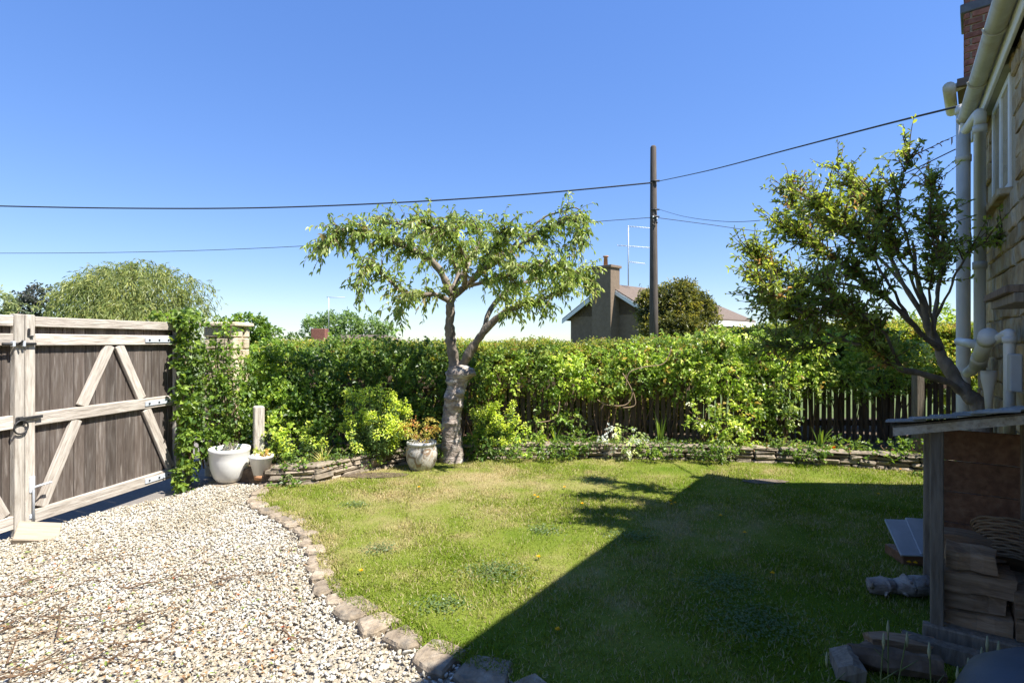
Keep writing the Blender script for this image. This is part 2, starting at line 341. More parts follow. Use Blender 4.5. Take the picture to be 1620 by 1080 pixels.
def fbm(x, y, s, o=0.0): return noise.noise(V((x * s + o, y * s - o, o)))
def dryness(x, y):
    v = 0.50 + 0.5 * fbm(x, y, 0.9, 3.1) + 0.42 * fbm(x, y, 2.7, 8.0) + 0.25 * fbm(x, y, 8, 1.7)
    v += 0.28 * math.exp(-((x + 0.9) ** 2 / 2.5 + (y - 5.6) ** 2 / 1.2)) - 0.20 * max(0, min(1, (x - 0.8) / 2.5)) - 0.18 * max(0, min(1, (4.2 - y) / 1.5))
    return max(0.0, min(1.0, v))
G_LUSH = np.array((0.115, 0.175, 0.014)); G_MID = np.array((0.19, 0.225, 0.034)); G_DRY = np.array((0.36, 0.29, 0.135))
def lawn_col(v):
    return G_LUSH + (G_MID - G_LUSH) * min(1, v * 2) if v < 0.5 else G_MID + (G_DRY - G_MID) * (v * 2 - 1)
# lawn sheet as a fine grid with its own colour variation
st = 0.05; gx = np.arange(-3.2, 5.7, st); gy = np.arange(0.3, 7.4, st)
X, Y = np.meshgrid(gx, gy); nx, ny = len(gx), len(gy)
Pv = np.stack([X.ravel(), Y.ravel(), np.zeros(X.size)], 1)
cols = np.zeros((X.size, 3))
for i in range(X.size):
    x, y = Pv[i, 0], Pv[i, 1]; Pv[i, 2] = 0.012 * fbm(x, y, 1.3) + 0.004 * fbm(x, y, 9); cols[i] = lawn_col(dryness(x, y)) * 0.75
EP = np.array([(p.x, p.y) for p in smooth_path(EDGE, 6)]); dmin = np.min(np.hypot(Pv[:, None, 0] - EP[None, :, 0], Pv[:, None, 1] - EP[None, :, 1]), axis=1); Pv[:, 2] -= 0.035 * np.clip(1.5 - dmin / 0.10, 0, 1)
ii = np.arange(nx * ny).reshape(ny, nx); Q = np.stack([ii[:-1, :-1], ii[:-1, 1:], ii[1:, 1:], ii[1:, :-1]], -1).reshape(-1, 4)
cen = Pv[Q].mean(1); Q = Q[inside(cen, LAWN)]
lawn = tag(link('lawn', np_mesh('lawn', Pv, Q, cols, True), attr_mat('lawn_turf', 0.95, 0, 0.1, 0.8)), kind='structure')
# grass blades
n = 620000; B = np.stack([rng.uniform(-3, 5.5, n), rng.uniform(0.8, 7.3, n)], 1)
keep = inside(B, LAWN) & (np.abs(B[:, 0]) < B[:, 1] * 1.05 + 0.4) & (rng.uniform(size=n) < np.clip((3.4 / np.maximum(B[:, 1], 1)) ** 1.2, 0, 1))
B = B[keep]; n = len(B)
dr = np.array([dryness(x, y) for x, y in B]); tall = np.array([0.5 + 0.5 * fbm(x, y, 5, 4.4) for x, y in B])
bc = np.array([lawn_col(v) for v in np.clip(dr + rng.normal(size=n) * 0.16, 0, 1)]) * rng.uniform(0.75, 1.35, (n, 1))
straw = rng.uniform(size=n) < 0.10 + 0.2 * dr; bc[straw] = np.array((0.42, 0.36, 0.19)) * rng.uniform(0.7, 1.2, (straw.sum(), 1))
ang = rng.uniform(0, 2 * np.pi, n); ln = (0.016 + 0.026 * tall) * rng.uniform(0.6, 1.4, n); lean = rng.uniform(0.3, 1.3, n)
w = 0.0022 + 0.0010 * B[:, 1] / 3
base = np.stack([B[:, 0], B[:, 1], np.full(n, -0.004)], 1); sd = np.stack([np.cos(ang), np.sin(ang), np.zeros(n)], 1) * w[:, None]
ldir = ang + rng.uniform(0.8, 2.3, n)
tip = base + np.stack([np.cos(ldir) * np.sin(lean), np.sin(ldir) * np.sin(lean), np.cos(lean)], 1) * ln[:, None]
gv = np.stack([base - sd, base + sd, tip], 1).reshape(-1, 3)
tag(link('grass', np_mesh('grass', gv, np.arange(3 * n).reshape(-1, 3), np.repeat(bc, 3, 0)), BLADE), 'short mown lawn grass with dry straw coloured patches', 'grass', kind='stuff')

# ---- gravel pebbles
def ico(sub):
    bm = bmesh.new(); bmesh.ops.create_icosphere(bm, subdivisions=sub, radius=1.0)
    v = np.array([p.co[:] for p in bm.verts]); f = np.array([[q.index for q in fc.verts] for fc in bm.faces]); bm.free(); return v, f
def pebbles(P, size, sub):
    v, f = ico(sub); n = len(P); k = len(v)
    a = rng.uniform(0, 2 * np.pi, n); tl = rng.normal(size=(n, 2)) * 0.35
    S = np.stack([size * rng.uniform(0.75, 1.35, n), size * rng.uniform(0.6, 0.95, n), size * rng.uniform(0.4, 0.7, n)], 1)
    q = v[None] * (1 + 0.17 * rng.normal(size=(n, k, 1))) * S[:, None]
    q[:, :, 2] += q[:, :, 0] * tl[:, :1] + q[:, :, 1] * tl[:, 1:]
    c, s = np.cos(a)[:, None], np.sin(a)[:, None]
    q = np.stack([q[:, :, 0] * c - q[:, :, 1] * s, q[:, :, 0] * s + q[:, :, 1] * c, q[:, :, 2]], 2) + P[:, None]
    pal = [((0.45, 0.42, 0.345), 5), ((0.50, 0.48, 0.42), 5), ((0.36, 0.315, 0.24), 3), ((0.40, 0.345, 0.25), 2), ((0.32, 0.29, 0.25), 0.5), ((0.55, 0.53, 0.48), 2)]
    dirt = np.array([max(0.0, min(1.0, 0.35 + 1.3 * fbm(x, y, 1.6, 5.0) + 0.6 * fbm(x, y, 6, 2.0))) for x, y in P[:, :2]])[:, None]
    col = pick(pal, n) * rng.uniform(0.85, 1.12, (n, 1)) * (1 - dirt * np.array([0.14, 0.18, 0.26]))
    return q.reshape(-1, 3), (f[None] + (np.arange(n) * k)[:, None, None]).reshape(-1, 3), np.repeat(np.clip(col, 0, 0.82), k, 0)
n = 150000; G = np.stack([rng.uniform(-5, 1.0, n), rng.uniform(0.9, 6.3, n)], 1)
G = G[inside(G, GRAV) & (G[:, 0] > -G[:, 1] * 1.02 - 0.35)]
near = G[:, 1] < 3.0
parts = []
for sel, sub in ((near, 2), (~near, 1)):
    P = G[sel]; m_ = min(len(P), 11500 if sub == 2 else 34000); P = P[:m_]
    z = -0.033 + rng.uniform(-0.010, 0.010, len(P))
    parts.append(pebbles(np.column_stack([P, z]), rng.uniform(0.0055, 0.0125, len(P)) * np.where(rng.uniform(size=len(P)) < 0.06, 1.6, 1.0), sub))
P = G[-16000:]; vt, ft, ct = pebbles(np.column_stack([P, np.full(len(P), -0.03) + rng.uniform(-0.01, 0.008, len(P))]), rng.uniform(0.0028, 0.0058, len(P)), 1); v1, f1, c1 = parts[1]
parts[1] = (np.concatenate([v1, vt]), np.concatenate([f1, ft + len(v1)]), np.concatenate([c1, ct]))
v0, f0, c0 = parts[0]; v1, f1, c1 = parts[1]
tag(link('gravel', np_mesh('gravel', np.concatenate([v0, v1]), np.concatenate([f0, f1 + len(v0)]), np.concatenate([c0, c1]), True), PEBBLE), 'loose pale cream gravel covering the drive', 'gravel', kind='stuff')

# ---- stone edging between gravel and lawn
edging = empty('stone_edging', EDGE[5], 'row of flat irregular stones edging the lawn along the gravel', 'edging')
path = smooth_path(EDGE, 10); seg = [0]
for i in range(1, len(path)): seg.append(seg[-1] + (path[i] - path[i - 1]).length)
def on_path(s):
    for i in range(1, len(path)):
        if seg[i] >= s:
            t = (s - seg[i - 1]) / max(seg[i] - seg[i - 1], 1e-6); return path[i - 1].lerp(path[i], t), (path[i] - path[i - 1]).normalized()
    return path[-1], (path[-1] - path[-2]).normalized()
s = 0.05
while s < seg[-1] - 0.1:
    L = random.uniform(0.11, 0.26) * (1.3 if on_path(s)[0].y < 3.2 else 1); p, t = on_path(s + L / 2); nrm = V((-t.y, t.x, 0)); wd = random.uniform(0.07, 0.115) * (1.25 if p.y < 3.2 else 1)
    poly = []
    for k in range(9):
        a = 2 * math.pi * k / 9; r = 1 + random.uniform(-0.26, 0.16); ca, sa = math.cos(a), math.sin(a)
        ca = math.copysign(abs(ca) ** 0.6, ca); sa = math.copysign(abs(sa) ** 0.6, sa)
        q = p + t * (ca * L * 0.49 * r) + nrm * (sa * wd * r); poly.append((q.x, q.y))
    MB().prism(poly, -0.10, random.uniform(-0.006, 0.010), 0.014).build('stone', STONE_E, edging, True); s += L + 0.012
# ---- low dry stone retaining wall
dry_wall = empty('dry_stone_wall', WALLP[20], 'low curved dry stone wall holding the flower bed behind the lawn', 'wall')
wseg = [0]
for i in range(1, len(WALLP)): wseg.append(wseg[-1] + (WALLP[i] - WALLP[i - 1]).length)
def on_wall(s):
    for i in range(1, len(WALLP)):
        if wseg[i] >= s:
            t = (s - wseg[i - 1]) / max(wseg[i] - wseg[i - 1], 1e-6); return WALLP[i - 1].lerp(WALLP[i], t), (WALLP[i] - WALLP[i - 1]).normalized()
    return WALLP[-1], (WALLP[-1] - WALLP[-2]).normalized()
z = -0.03
for c in range(4):
    h = (0.065, 0.058, 0.052, 0.045)[c]; s = random.uniform(-0.1, 0.0)
    while s < wseg[-1] - 0.05:
        L = random.uniform(0.13, 0.34) * (1.25 if c == 3 else 1); p, t = on_wall(max(0, s + L / 2)); ang = math.atan2(t.y, t.x)
        M = Matrix.Translation(p + V((-t.y, t.x, 0)) * (0.09 + c * 0.012 + random.uniform(-0.02, 0.02)) + V((0, 0, z))) @ Matrix.Rotation(ang + random.uniform(-0.06, 0.06), 4, 'Z') @ Matrix.Rotation(random.uniform(-0.04, 0.04), 4, 'Y')
        MB().box(-L / 2 + 0.005, L / 2 - 0.005, -0.09, 0.09, 0.003, h - 0.003, 0.016, 0.011, M).build('stone', STONE, dry_wall, True); s += L
    z += h

# ================================================================ GATES
Gu = V((0.1435, 0.9897, 0)).normalized(); G0 = V((-4.10, 4.479, 0)); Grz = math.atan2(Gu.y, Gu.x)
def gate(name, label, side):
    e = empty(name, G0, label, 'gate', None, Grz); S = side; W = 1.72
    def bx(nm, a0, a1, n0, n1, z0, z1, m, c=0.005, parent=None):
        x0, x1 = (a0, a1) if S > 0 else (-a1, -a0)
        return MB().box(x0, x1, -n1, -n0, z0, z1, c, 0.0015).build(nm, m, parent or e)
    nb = 15; bw = (W - 0.06) / nb
    for i in range(nb): bx('board', 0.03 + i * bw + 0.002, 0.03 + (i + 1) * bw - 0.002, -0.022 - random.uniform(0, 0.002), -0.001, 0.03, 1.745, W_BOARD, 0.004)
    bx('stile', 0.004, 0.082, 0.0, 0.05, -0.045, 1.775, W_GREY)
    bx('stile', W - 0.075, W, 0.0, 0.05, -0.10, 1.765, W_GREY)
    for (z0, z1) in ((1.675, 1.762), (1.515, 1.615), (0.835, 0.945), (0.015, 0.125)): bx('rail', 0.085, W - 0.078, 0.001, 0.044, z0, z1, W_GREYH)
    def brace(a0, z0, a1, z1):
        L = math.hypot(a1 - a0, z1 - z0); an = math.atan2(z1 - z0, (a1 - a0) * S)
        o = MB().box(0, L, -0.038, -0.0015, -0.05, 0.05, 0.005, 0.001).build('brace', W_GREYH, e); o.location = (a0 * S, 0, z0); o.rotation_euler = (0, -an, 0)
    am = W / 2
    brace(0.15, 0.13, 0.15 + (am - 0.21) * 0.5, 0.833); brace(0.155 + (am - 0.17) * 0.54, 0.947, am - 0.04, 1.513)
    brace(W - 0.13, 0.13, W - 0.13 - (am - 0.19) * 0.5, 0.833); brace(W - 0.135 - (am - 0.15) * 0.54, 0.947, am + 0.06, 1.513)
    for z0 in (1.54, 0.865, 0.045):
        h = bx('hinge_strap', W - 0.5, W + 0.07, 0.046, 0.054, z0, z0 + 0.05, GALV, 0.002)
        for k in range(4): bx('bolt_head', W - 0.46 + k * 0.13, W - 0.44 + k * 0.13, 0.054, 0.060, z0 + 0.016, z0 + 0.034, IRON, 0.003, h)
    return e, bx
g1, bx1 = gate('wooden_gate', 'weathered timber gate leaf with brown boards hung on the ivy covered post', 1)
bx1('drop_bolt_plate', 0.03, 0.075, 0.052, 0.058, 0.28, 0.42, GALV); bx1('drop_bolt_plate', 0.03, 0.075, 0.052, 0.058, 0.06, 0.10, GALV)
MB().tube([(0.052, -0.068, -0.04), (0.052, -0.068, 0.30), (0.055, -0.072, 0.325), (0.10, -0.11, 0.34), (0.16, -0.12, 0.345)], 0.009, 8).build('drop_bolt', GALV, g1)
bx1('keeper', 0.012, 0.032, 0.052, 0.066, 1.60, 1.66, IRON); bx1('keeper', 0.03, 0.06, 0.052, 0.066, 1.585, 1.60, IRON)
g2, bx2 = gate('wooden_gate', 'weathered timber gate leaf carrying the iron ring latch', -1)
MB().tube([(-0.19, -0.068, 1.53), (0.07, -0.068, 1.53)], 0.011, 8).tube([(-0.07, -0.068, 1.53), (-0.07, -0.105, 1.545), (-0.07, -0.11, 1.56)], 0.008, 6).build('slide_bolt', IRON, g2)
for a in (0.02, 0.10): bx2('bolt_staple', a, a + 0.022, 0.05, 0.085, 1.508, 1.552, GALV, 0.004)
MB().tube([(-0.05 + 0.055 * math.cos(t), -0.07 - 0.004 * math.sin(t), 0.845 + 0.055 * math.sin(t)) for t in np.linspace(0, 2 * math.pi, 25)], 0.007, 6, False).build('latch_ring', IRON, g2)
bx2('latch_plate', 0.02, 0.08, 0.05, 0.058, 0.86, 0.93, IRON); MB().box(-0.06, 0.13, -0.072, -0.06, 0.90, 0.925, 0.003).build('latch_bar', IRON, g2)
# block propped against the gate
o = MB().box(-0.14, 0.14, -0.11, 0.11, -0.025, 0.025, 0.006, 0.003).build('wooden_block', mat('pale_block', [(0.27, 0.22, 0.155), (0.40, 0.335, 0.25)], 0.85, 5, (1, 9, 9), bump=0.4))
o.location = gp(46, 858, -0.06) + V((0.05, 0.02, 0.07)); o.rotation_euler = (math.radians(24), math.radians(14), math.radians(38)); tag(o, 'squared grey wooden block propping the foot of the gate', 'block')
# gate post
gp_e = G0 + Gu * 1.80
o = MB().box(-0.07, 0.07, -0.07, 0.07, -0.16, 1.84, 0.012).build('gate_post', W_GREY); o.location = gp_e; o.rotation_euler.z = Grz; tag(o, 'square timber gate post smothered in ivy', 'post')
# stone pier behind the post
pier = empty('stone_pier', (-3.56, 6.72, -0.1), 'pale stone gate pier with flat capping beside the ivy', 'pier')
MB().box(-0.155, 0.155, -0.155, 0.155, 0, 1.82, 0.01).build('core', MORTAR, pier)
z = 0.0
while z < 1.76:
    h = random.uniform(0.11, 0.17); h = min(h, 1.83 - z)
    for (ax, sg) in ((0, -1), (0, 1), (1, -1), (1, 1)):
        c = -0.19
        while c < 0.155:
            L = min(random.uniform(0.13, 0.26), 0.19 - c)
            if 0.19 - c - L < 0.08: L = 0.19 - c
            b = (c + 0.004, c + L - 0.004); dd = sorted((sg * 0.13, sg * random.uniform(0.183, 0.195)))
            if ax == 0: MB().box(b[0], b[1], dd[0], dd[1], z + 0.004, z + h - 0.004, 0.012, 0.003).build('stone', STONE_L, pier)
            else: MB().box(dd[0], dd[1], b[0] + 0.03, b[1] - 0.03, z + 0.004, z + h - 0.004, 0.012, 0.003).build('stone', STONE_L, pier)
            c += L
    z += h
MB().box(-0.23, 0.23, -0.23, 0.23, 1.832, 1.885, 0.015, 0.004).build('capstone', STONE_L, pier)

LEAF_GAIN = np.array((2.15, 1.95, 1.8))
# ================================================================ FENCE AND HEDGE
fence = empty('picket_fence', (-3.5, 7.85, 0.1), 'dark brown picket fence half buried in the climbers behind the flower bed', 'fence')
def fy(x): return 7.88 - 0.018 * x
pk = MB().box(-0.031, 0.031, -0.011, 0.011, 0, 0.93, 0.006).mesh('picket')
x = -3.4
while x < 6.4:
    o = link('picket', pk, W_DARK, fence, True); o.location = (x, fy(x) + random.uniform(-0.004, 0.004), 0.10 + random.uniform(-0.015, 0.015)); o.rotation_euler = (0, random.uniform(-0.012, 0.012), 0); x += 0.089
for z in (0.32, 0.86): MB().box(-3.45, 6.45, 0.014, 0.055, z, z + 0.08, 0.005).build('rail', W_DARK, fence, True).location = (0, 7.85, 0)
for x in (-3.0, -0.95, 1.25, 3.35, 5.55): MB().box(x - 0.045, x + 0.045, 7.93, 8.02, -0.1, 1.15, 0.008).build('post', W_DARK, fence, True)
o = MB().box(-0.05, 0.05, -0.05, 0.05, -0.1, 1.15, 0.01).build('timber_post', W_POST); o.location = at(1452, 640, 6.7) * 1.0; o.location.z = 0.0; tag(o, 'square weathered timber post standing between the leaning tree and the fence', 'post')
o = MB().box(-0.055, 0.055, -0.055, 0.055, 0, 0.72, 0.012, 0.003).build('timber_post', W_GREY); o.location = (*at(409, 700, 6.25).xy, 0.08); o.rotation_euler.z = 0.6; tag(o, 'short pale timber post rising behind the small white pot', 'post')

def hedge_top(x): return 1.50 + 0.05 * fbm(x, 0, 1.5) + 0.06 * max(0, min(1, (x - 1.0) / 2)) + 0.24 * max(0, min(1, (x - 2.8) / 1.6))
hedge = empty('clipped_hedge', (1, 8.6, 0), 'long flat topped green hedge running behind the picket fence', 'hedge')
for k in range(12):
    x = 3.1 + k * 0.38; MB().tube(smooth_path([(x, 8.8, 0.0), (x + random.uniform(-.06, .06), 8.75, 0.5), (x + random.uniform(-.15, .15), 8.8, 1.1)], 4), np.linspace(0.025, 0.014, 9), 7).build('stem', BARK, hedge, True)
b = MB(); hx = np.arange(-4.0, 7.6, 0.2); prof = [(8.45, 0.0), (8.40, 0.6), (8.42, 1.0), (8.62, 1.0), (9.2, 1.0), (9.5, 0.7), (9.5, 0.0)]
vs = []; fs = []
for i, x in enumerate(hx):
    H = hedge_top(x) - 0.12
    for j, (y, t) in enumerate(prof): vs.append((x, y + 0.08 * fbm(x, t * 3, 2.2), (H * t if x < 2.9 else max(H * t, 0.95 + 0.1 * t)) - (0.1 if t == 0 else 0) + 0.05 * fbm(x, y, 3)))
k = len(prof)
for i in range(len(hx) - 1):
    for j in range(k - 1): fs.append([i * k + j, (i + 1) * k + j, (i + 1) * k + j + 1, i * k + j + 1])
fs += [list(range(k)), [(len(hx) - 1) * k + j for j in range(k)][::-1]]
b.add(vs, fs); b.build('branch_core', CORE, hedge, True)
n = 15500; hx_ = rng.uniform(-4.0, 7.5, n); tt = rng.uniform(0, 1, n); A = np.zeros((n, 3)); O = np.zeros((n, 3))
for i in range(n):
    H = hedge_top(hx_[i]); t = tt[i]
    if t < 0.60: lo_ = 0.25 if hx_[i] < 2.9 else 0.95; zz = lo_ + (H - 0.05 - lo_) * (t / 0.60) ** 0.8; A[i] = (hx_[i], 8.33 + 0.13 * fbm(hx_[i], zz, 2.2) + rng.uniform(-0.05, 0.12), zz); O[i] = (0, -1, 0.3)
    else: yy = 8.33 + 1.1 * (t - 0.60) / 0.40; A[i] = (hx_[i], yy, H - 0.06 + 0.05 * fbm(hx_[i], yy, 4) + rng.uniform(-0.08, 0.05)); O[i] = (0, -0.2, 1)
HEDGE = [((0.07, 0.115, 0.02), 4), ((0.12, 0.16, 0.028), 3), ((0.19, 0.20, 0.045), 2), ((0.16, 0.13, 0.04), 0.7)]
link('foliage', leaf_mesh('foliage', [shoot_leaves(A, O, 7, 0.10, 0.045, 0.028, HEDGE)]), LEAF, hedge, True)['kind'] = 'stuff'

# ================================================================ PLANTS
def bush(name, label, blobs, dens, nl, length, L, W, pal, cat='shrub', droop=0.15, stems=8, stem_m=TWIG, group=None, six=False, base_z=0.1, extra=None, upbias=0.35):
    cx = sum(b[0][0] for b in blobs) / len(blobs); cy = sum(b[0][1] for b in blobs) / len(blobs)
    e = empty(name, (cx, cy, base_z), label, cat, group)
    A, O = blob_anchors(blobs, dens * 1.7); parts = [shoot_leaves(A, O, nl, length, L, W, pal, droop, six=six, upbias=upbias)]
    if extra: parts += extra
    link('foliage', leaf_mesh('foliage', parts), LEAF, e, True)['kind'] = 'stuff'
    b = MB()
    for (c, r) in blobs:
        for k in range(max(2, stems // len(blobs))):
            u = rdir(1)[0]; end = V(c) + V((u[0] * r[0], u[1] * r[1], abs(u[2]) * r[2])) * 0.8; st_ = V((c[0] + random.uniform(-.4, .4) * r[0], c[1] + random.uniform(-.3, .3) * r[1], base_z))
            mid = st_.lerp(end, 0.5) + V((random.uniform(-.08, .08), random.uniform(-.06, .06), 0.05)); b.tube(smooth_path([st_, mid, end], 4), np.linspace(0.010, 0.003, 9), 5)
    st_o = b.build('stems', stem_m, e, True); st_o['kind'] = 'stuff'
    return e
IVY = [((0.075, 0.13, 0.022), 4), ((0.115, 0.175, 0.035), 4), ((0.04, 0.08, 0.018), 3)]
bush('ivy', 'bright green ivy climbing over the gate post and gate top', [pxblob(272, 504, 6.15, 26, 8, 0.10), pxblob(300, 508, 6.15, 20, 14, 0.16), pxblob(299, 560, 6.15, 13, 45, 0.15), pxblob(300, 630, 6.1, 12, 50, 0.15), pxblob(302, 700, 6.05, 13, 45, 0.14), pxblob(298, 755, 5.95, 12, 24, 0.12)], 150, 6, 0.07, 0.06, 0.055, IVY, 'ivy', 0.35, 14)
bush('climbing_rose', 'thin leggy climbing rose trained over the pale stone pier', [pxblob(352, 545, 6.3, 12, 38, 0.08), pxblob(340, 600, 6.3, 24, 40, 0.14), pxblob(362, 520, 6.35, 9, 16, 0.06), pxblob(330, 660, 6.2, 22, 45, 0.18), pxblob(365, 640, 6.3, 22, 40, 0.15), pxblob(350, 580, 6.3, 20, 40, 0.1), pxblob(372, 590, 6.35, 14, 40, 0.1), pxblob(318, 600, 6.25, 14, 60, 0.12)], 120, 6, 0.10, 0.05, 0.034, GREEN, 'climber', 0.15, 20)
bush('leafy_shrub', 'large loose green shrub between the stone pier and the yellow spurge', [pxblob(400, 600, 7.0, 45, 40, 0.4), pxblob(450, 590, 7.2, 50, 42, 0.4), pxblob(380, 660, 6.7, 30, 45, 0.3), pxblob(440, 650, 6.8, 45, 40, 0.35), pxblob(500, 600, 7.3, 45, 45, 0.4), pxblob(495, 655, 7.0, 35, 35, 0.3), pxblob(345, 690, 6.3, 24, 30, 0.2), pxblob(420, 565, 7.3, 45, 22, 0.35), pxblob(520, 690, 6.75, 30, 30, 0.25), pxblob(415, 700, 6.5, 30, 24, 0.2), pxblob(480, 625, 6.9, 40, 35, 0.3)], 100, 7, 0.12, 0.06, 0.038, GREEN, 'shrub', 0.15, 24)
bush('leafy_shrub', 'dark glossy shrub filling the space behind the patterned pot and cherry trunk', [pxblob(560, 600, 7.5, 50, 45, 0.35), pxblob(620, 595, 7.6, 50, 48, 0.35), pxblob(670, 610, 7.6, 45, 50, 0.35), pxblob(660, 665, 7.4, 40, 35, 0.3), pxblob(735, 600, 7.7, 40, 45, 0.3), pxblob(540, 560, 7.7, 45, 25, 0.3), pxblob(600, 560, 7.7, 45, 25, 0.3), pxblob(690, 570, 7.7, 45, 28, 0.3), pxblob(640, 690, 7.2, 40, 22, 0.2), pxblob(530, 640, 7.2, 40, 40, 0.3)], 90, 7, 0.11, 0.06, 0.038, DARKG + [((0.09, 0.15, 0.03), 3)], 'shrub', 0.1, 24)
CLIMB = [((0.10, 0.165, 0.03), 4), ((0.15, 0.22, 0.045), 4), ((0.065, 0.115, 0.02), 3), ((0.22, 0.28, 0.08), 2), ((0.20, 0.17, 0.05), 0.5)]
bush('honeysuckle', 'wide tangled honeysuckle tumbling over the picket fence with bare looping stems', [pxblob(800, 590, 7.85, 50, 40, 0.2), pxblob(860, 585, 7.85, 50, 42, 0.22), pxblob(900, 598, 7.7, 45, 34, 0.22), pxblob(945, 590, 7.75, 50, 40, 0.25), pxblob(960, 612, 7.6, 30, 18, 0.2), pxblob(1010, 585, 7.75, 50, 36, 0.25), pxblob(1000, 570, 7.75, 40, 25, 0.2), pxblob(1060, 560, 7.8, 45, 34, 0.25), pxblob(870, 660, 7.6, 22, 20, 0.15), pxblob(905, 665, 7.6, 14, 14, 0.12)], 85, 7, 0.12, 0.055, 0.04, CLIMB, 'climber', 0.3, 40)
bush('mock_orange', 'pale leaved bushy climber spilling over the fence toward the leaning tree', [pxblob(1080, 590, 7.75, 50, 40, 0.28), pxblob(1130, 560, 7.75, 50, 40, 0.3), pxblob(1140, 590, 7.6, 46, 32, 0.3), pxblob(1200, 560, 7.7, 45, 36, 0.3), pxblob(1225, 610, 7.55, 40, 38, 0.28), pxblob(1190, 640, 7.45, 26, 26, 0.2), pxblob(1235, 650, 7.45, 22, 30, 0.2), pxblob(1270, 570, 7.7, 45, 34, 0.3), pxblob(1320, 560, 7.7, 48, 36, 0.3), pxblob(1330, 590, 7.6, 36, 24, 0.25), pxblob(1390, 560, 7.8, 45, 40, 0.3), pxblob(1350, 605, 7.6, 30, 26, 0.2), pxblob(1395, 600, 7.7, 40, 22, 0.2), pxblob(1440, 575, 7.75, 40, 34, 0.25), pxblob(1290, 605, 7.55, 26, 28, 0.2)], 95, 7, 0.12, 0.06, 0.04, CLIMB + [((0.26, 0.32, 0.12), 1.5)], 'climber', 0.3, 40)
bush('rose_bush', 'knee high rose bush in front of the fence behind the stone wall', [pxblob(1115, 655, 7.3, 32, 26, 0.2), pxblob(1140, 680, 7.25, 28, 22, 0.2), pxblob(1175, 660, 7.35, 24, 26, 0.2), pxblob(1160, 690, 7.2, 30, 14, 0.18)], 85, 6, 0.09, 0.055, 0.036, CLIMB + [((0.4, 0.42, 0.3), 1)], 'shrub', 0.15, 16)
bush('lime_tree_foliage', 'bright lime green bush growing behind the leaning tree at the hedge end', [pxblob(1420, 545, 9.2, 50, 45, 0.4), pxblob(1480, 540, 9.2, 50, 55, 0.4), pxblob(1500, 590, 8.9, 45, 45, 0.4), pxblob(1440, 590, 8.6, 50, 35, 0.35), pxblob(1535, 560, 9.3, 40, 50, 0.4), pxblob(1525, 620, 8.6, 36, 40, 0.3)], 60, 7, 0.13, 0.07, 0.045, LIME, 'shrub', 0.2, 24)
bush('shrub', 'low dark leafy plants crowded against the shaded end of the stone wall', [pxblob(1400, 715, 6.7, 40, 16, 0.2), pxblob(1450, 712, 6.6, 34, 22, 0.2), pxblob(1330, 708, 6.95, 40, 14, 0.2), pxblob(1490, 730, 6.2, 30, 34, 0.2), pxblob(1470, 690, 6.9, 40, 25, 0.2)], 80, 6, 0.09, 0.05, 0.03, GREEN, 'shrub', 0.2, 16)
# spurge: upright stems with narrow leaves and yellow green heads
def spurge(label, blobs, nst, base, z0=0.12):
    e = empty('spurge', base, label, 'spurge', None); P = []; hp = []; b = MB()
    for (c, r) in blobs:
        for k in range(nst):
            u = rdir(1)[0]; top = V((c[0] + u[0] * r[0] * 0.95, c[1] + u[1] * r[1] * 0.9, c[2] + u[2] * r[2] * 0.95)); bs = V((base[0] + (top.x - base[0]) * 0.45, base[1] + (top.y - base[1]) * 0.45, z0))
            ax = top - bs; b.tube([bs, bs.lerp(top, 0.5) + V((0, 0, 0.02)), top], [0.005, 0.004, 0.003], 4); hp.append(top)
            m_ = 34; t = rng.uniform(0.25, 0.98, m_); pos = np.array(bs)[None] + np.array(ax)[None] * t[:, None]
            d = nrmz(rdir(m_) * [1, 1, 0.5] + np.array([0, 0, 0.15])); P.append(leaf_arrays(pos, d, nrmz(rdir(m_) * 0.3 + [0, 0, 1]), rng.uniform(0.05, 0.08, m_), 0.013, pick([((0.07, 0.125, 0.05), 3), ((0.10, 0.16, 0.06), 2)], m_) * rng.uniform(0.8, 1.2, (m_, 1)), 0.2, six=False))
    H = np.array(hp); m_ = 42; hh = np.repeat(H, m_, 0); u = rdir(len(hh)) * [1, 1, 1.1]; pos = hh + u * 0.058 * rng.uniform(0.5, 1, (len(hh), 1))
    fl = leaf_arrays(pos, nrmz(rdir(len(hh)) + u * 0.8), nrmz(rdir(len(hh)) * 0.4 + [0, -0.2, 1]), rng.uniform(0.018, 0.03, len(hh)), 0.026, pick([((0.26, 0.34, 0.05), 4), ((0.21, 0.30, 0.045), 3), ((0.33, 0.38, 0.09), 2)], len(hh)) * rng.uniform(0.8, 1.15, (len(hh), 1)), 0.1, six=False)
    link('foliage', leaf_mesh('foliage', P), LEAF, e, True)['kind'] = 'stuff'; tag(link('flower_heads', leaf_mesh('flower_heads', [fl]), LEAF, e, True), 'yellow green flower heads', kind='stuff'); b.build('stems', STEM, e, True)['kind'] = 'stuff'
spurge('large yellow green spurge with many domed heads left of the patterned pot', [pxblob(560, 652, 6.6, 26, 34, 0.2), pxblob(600, 645, 6.6, 32, 36, 0.22), pxblob(628, 662, 6.6, 20, 34, 0.2), pxblob(588, 690, 6.5, 42, 26, 0.2)], 25, tuple(at(592, 715, 6.6)))
spurge('small compact spurge with acid yellow heads right of the cherry trunk', [pxblob(768, 662, 7.25, 24, 24, 0.16), pxblob(797, 657, 7.25, 24, 24, 0.16), pxblob(782, 688, 7.2, 30, 16, 0.15)], 22, tuple(at(782, 712, 7.35)))
spurge('young spurge sprawling low between the timber post and large spurge', [pxblob(500, 690, 6.4, 20, 24, 0.14), pxblob(455, 700, 6.3, 22, 18, 0.14)], 9, tuple(at(478, 735, 6.3)))
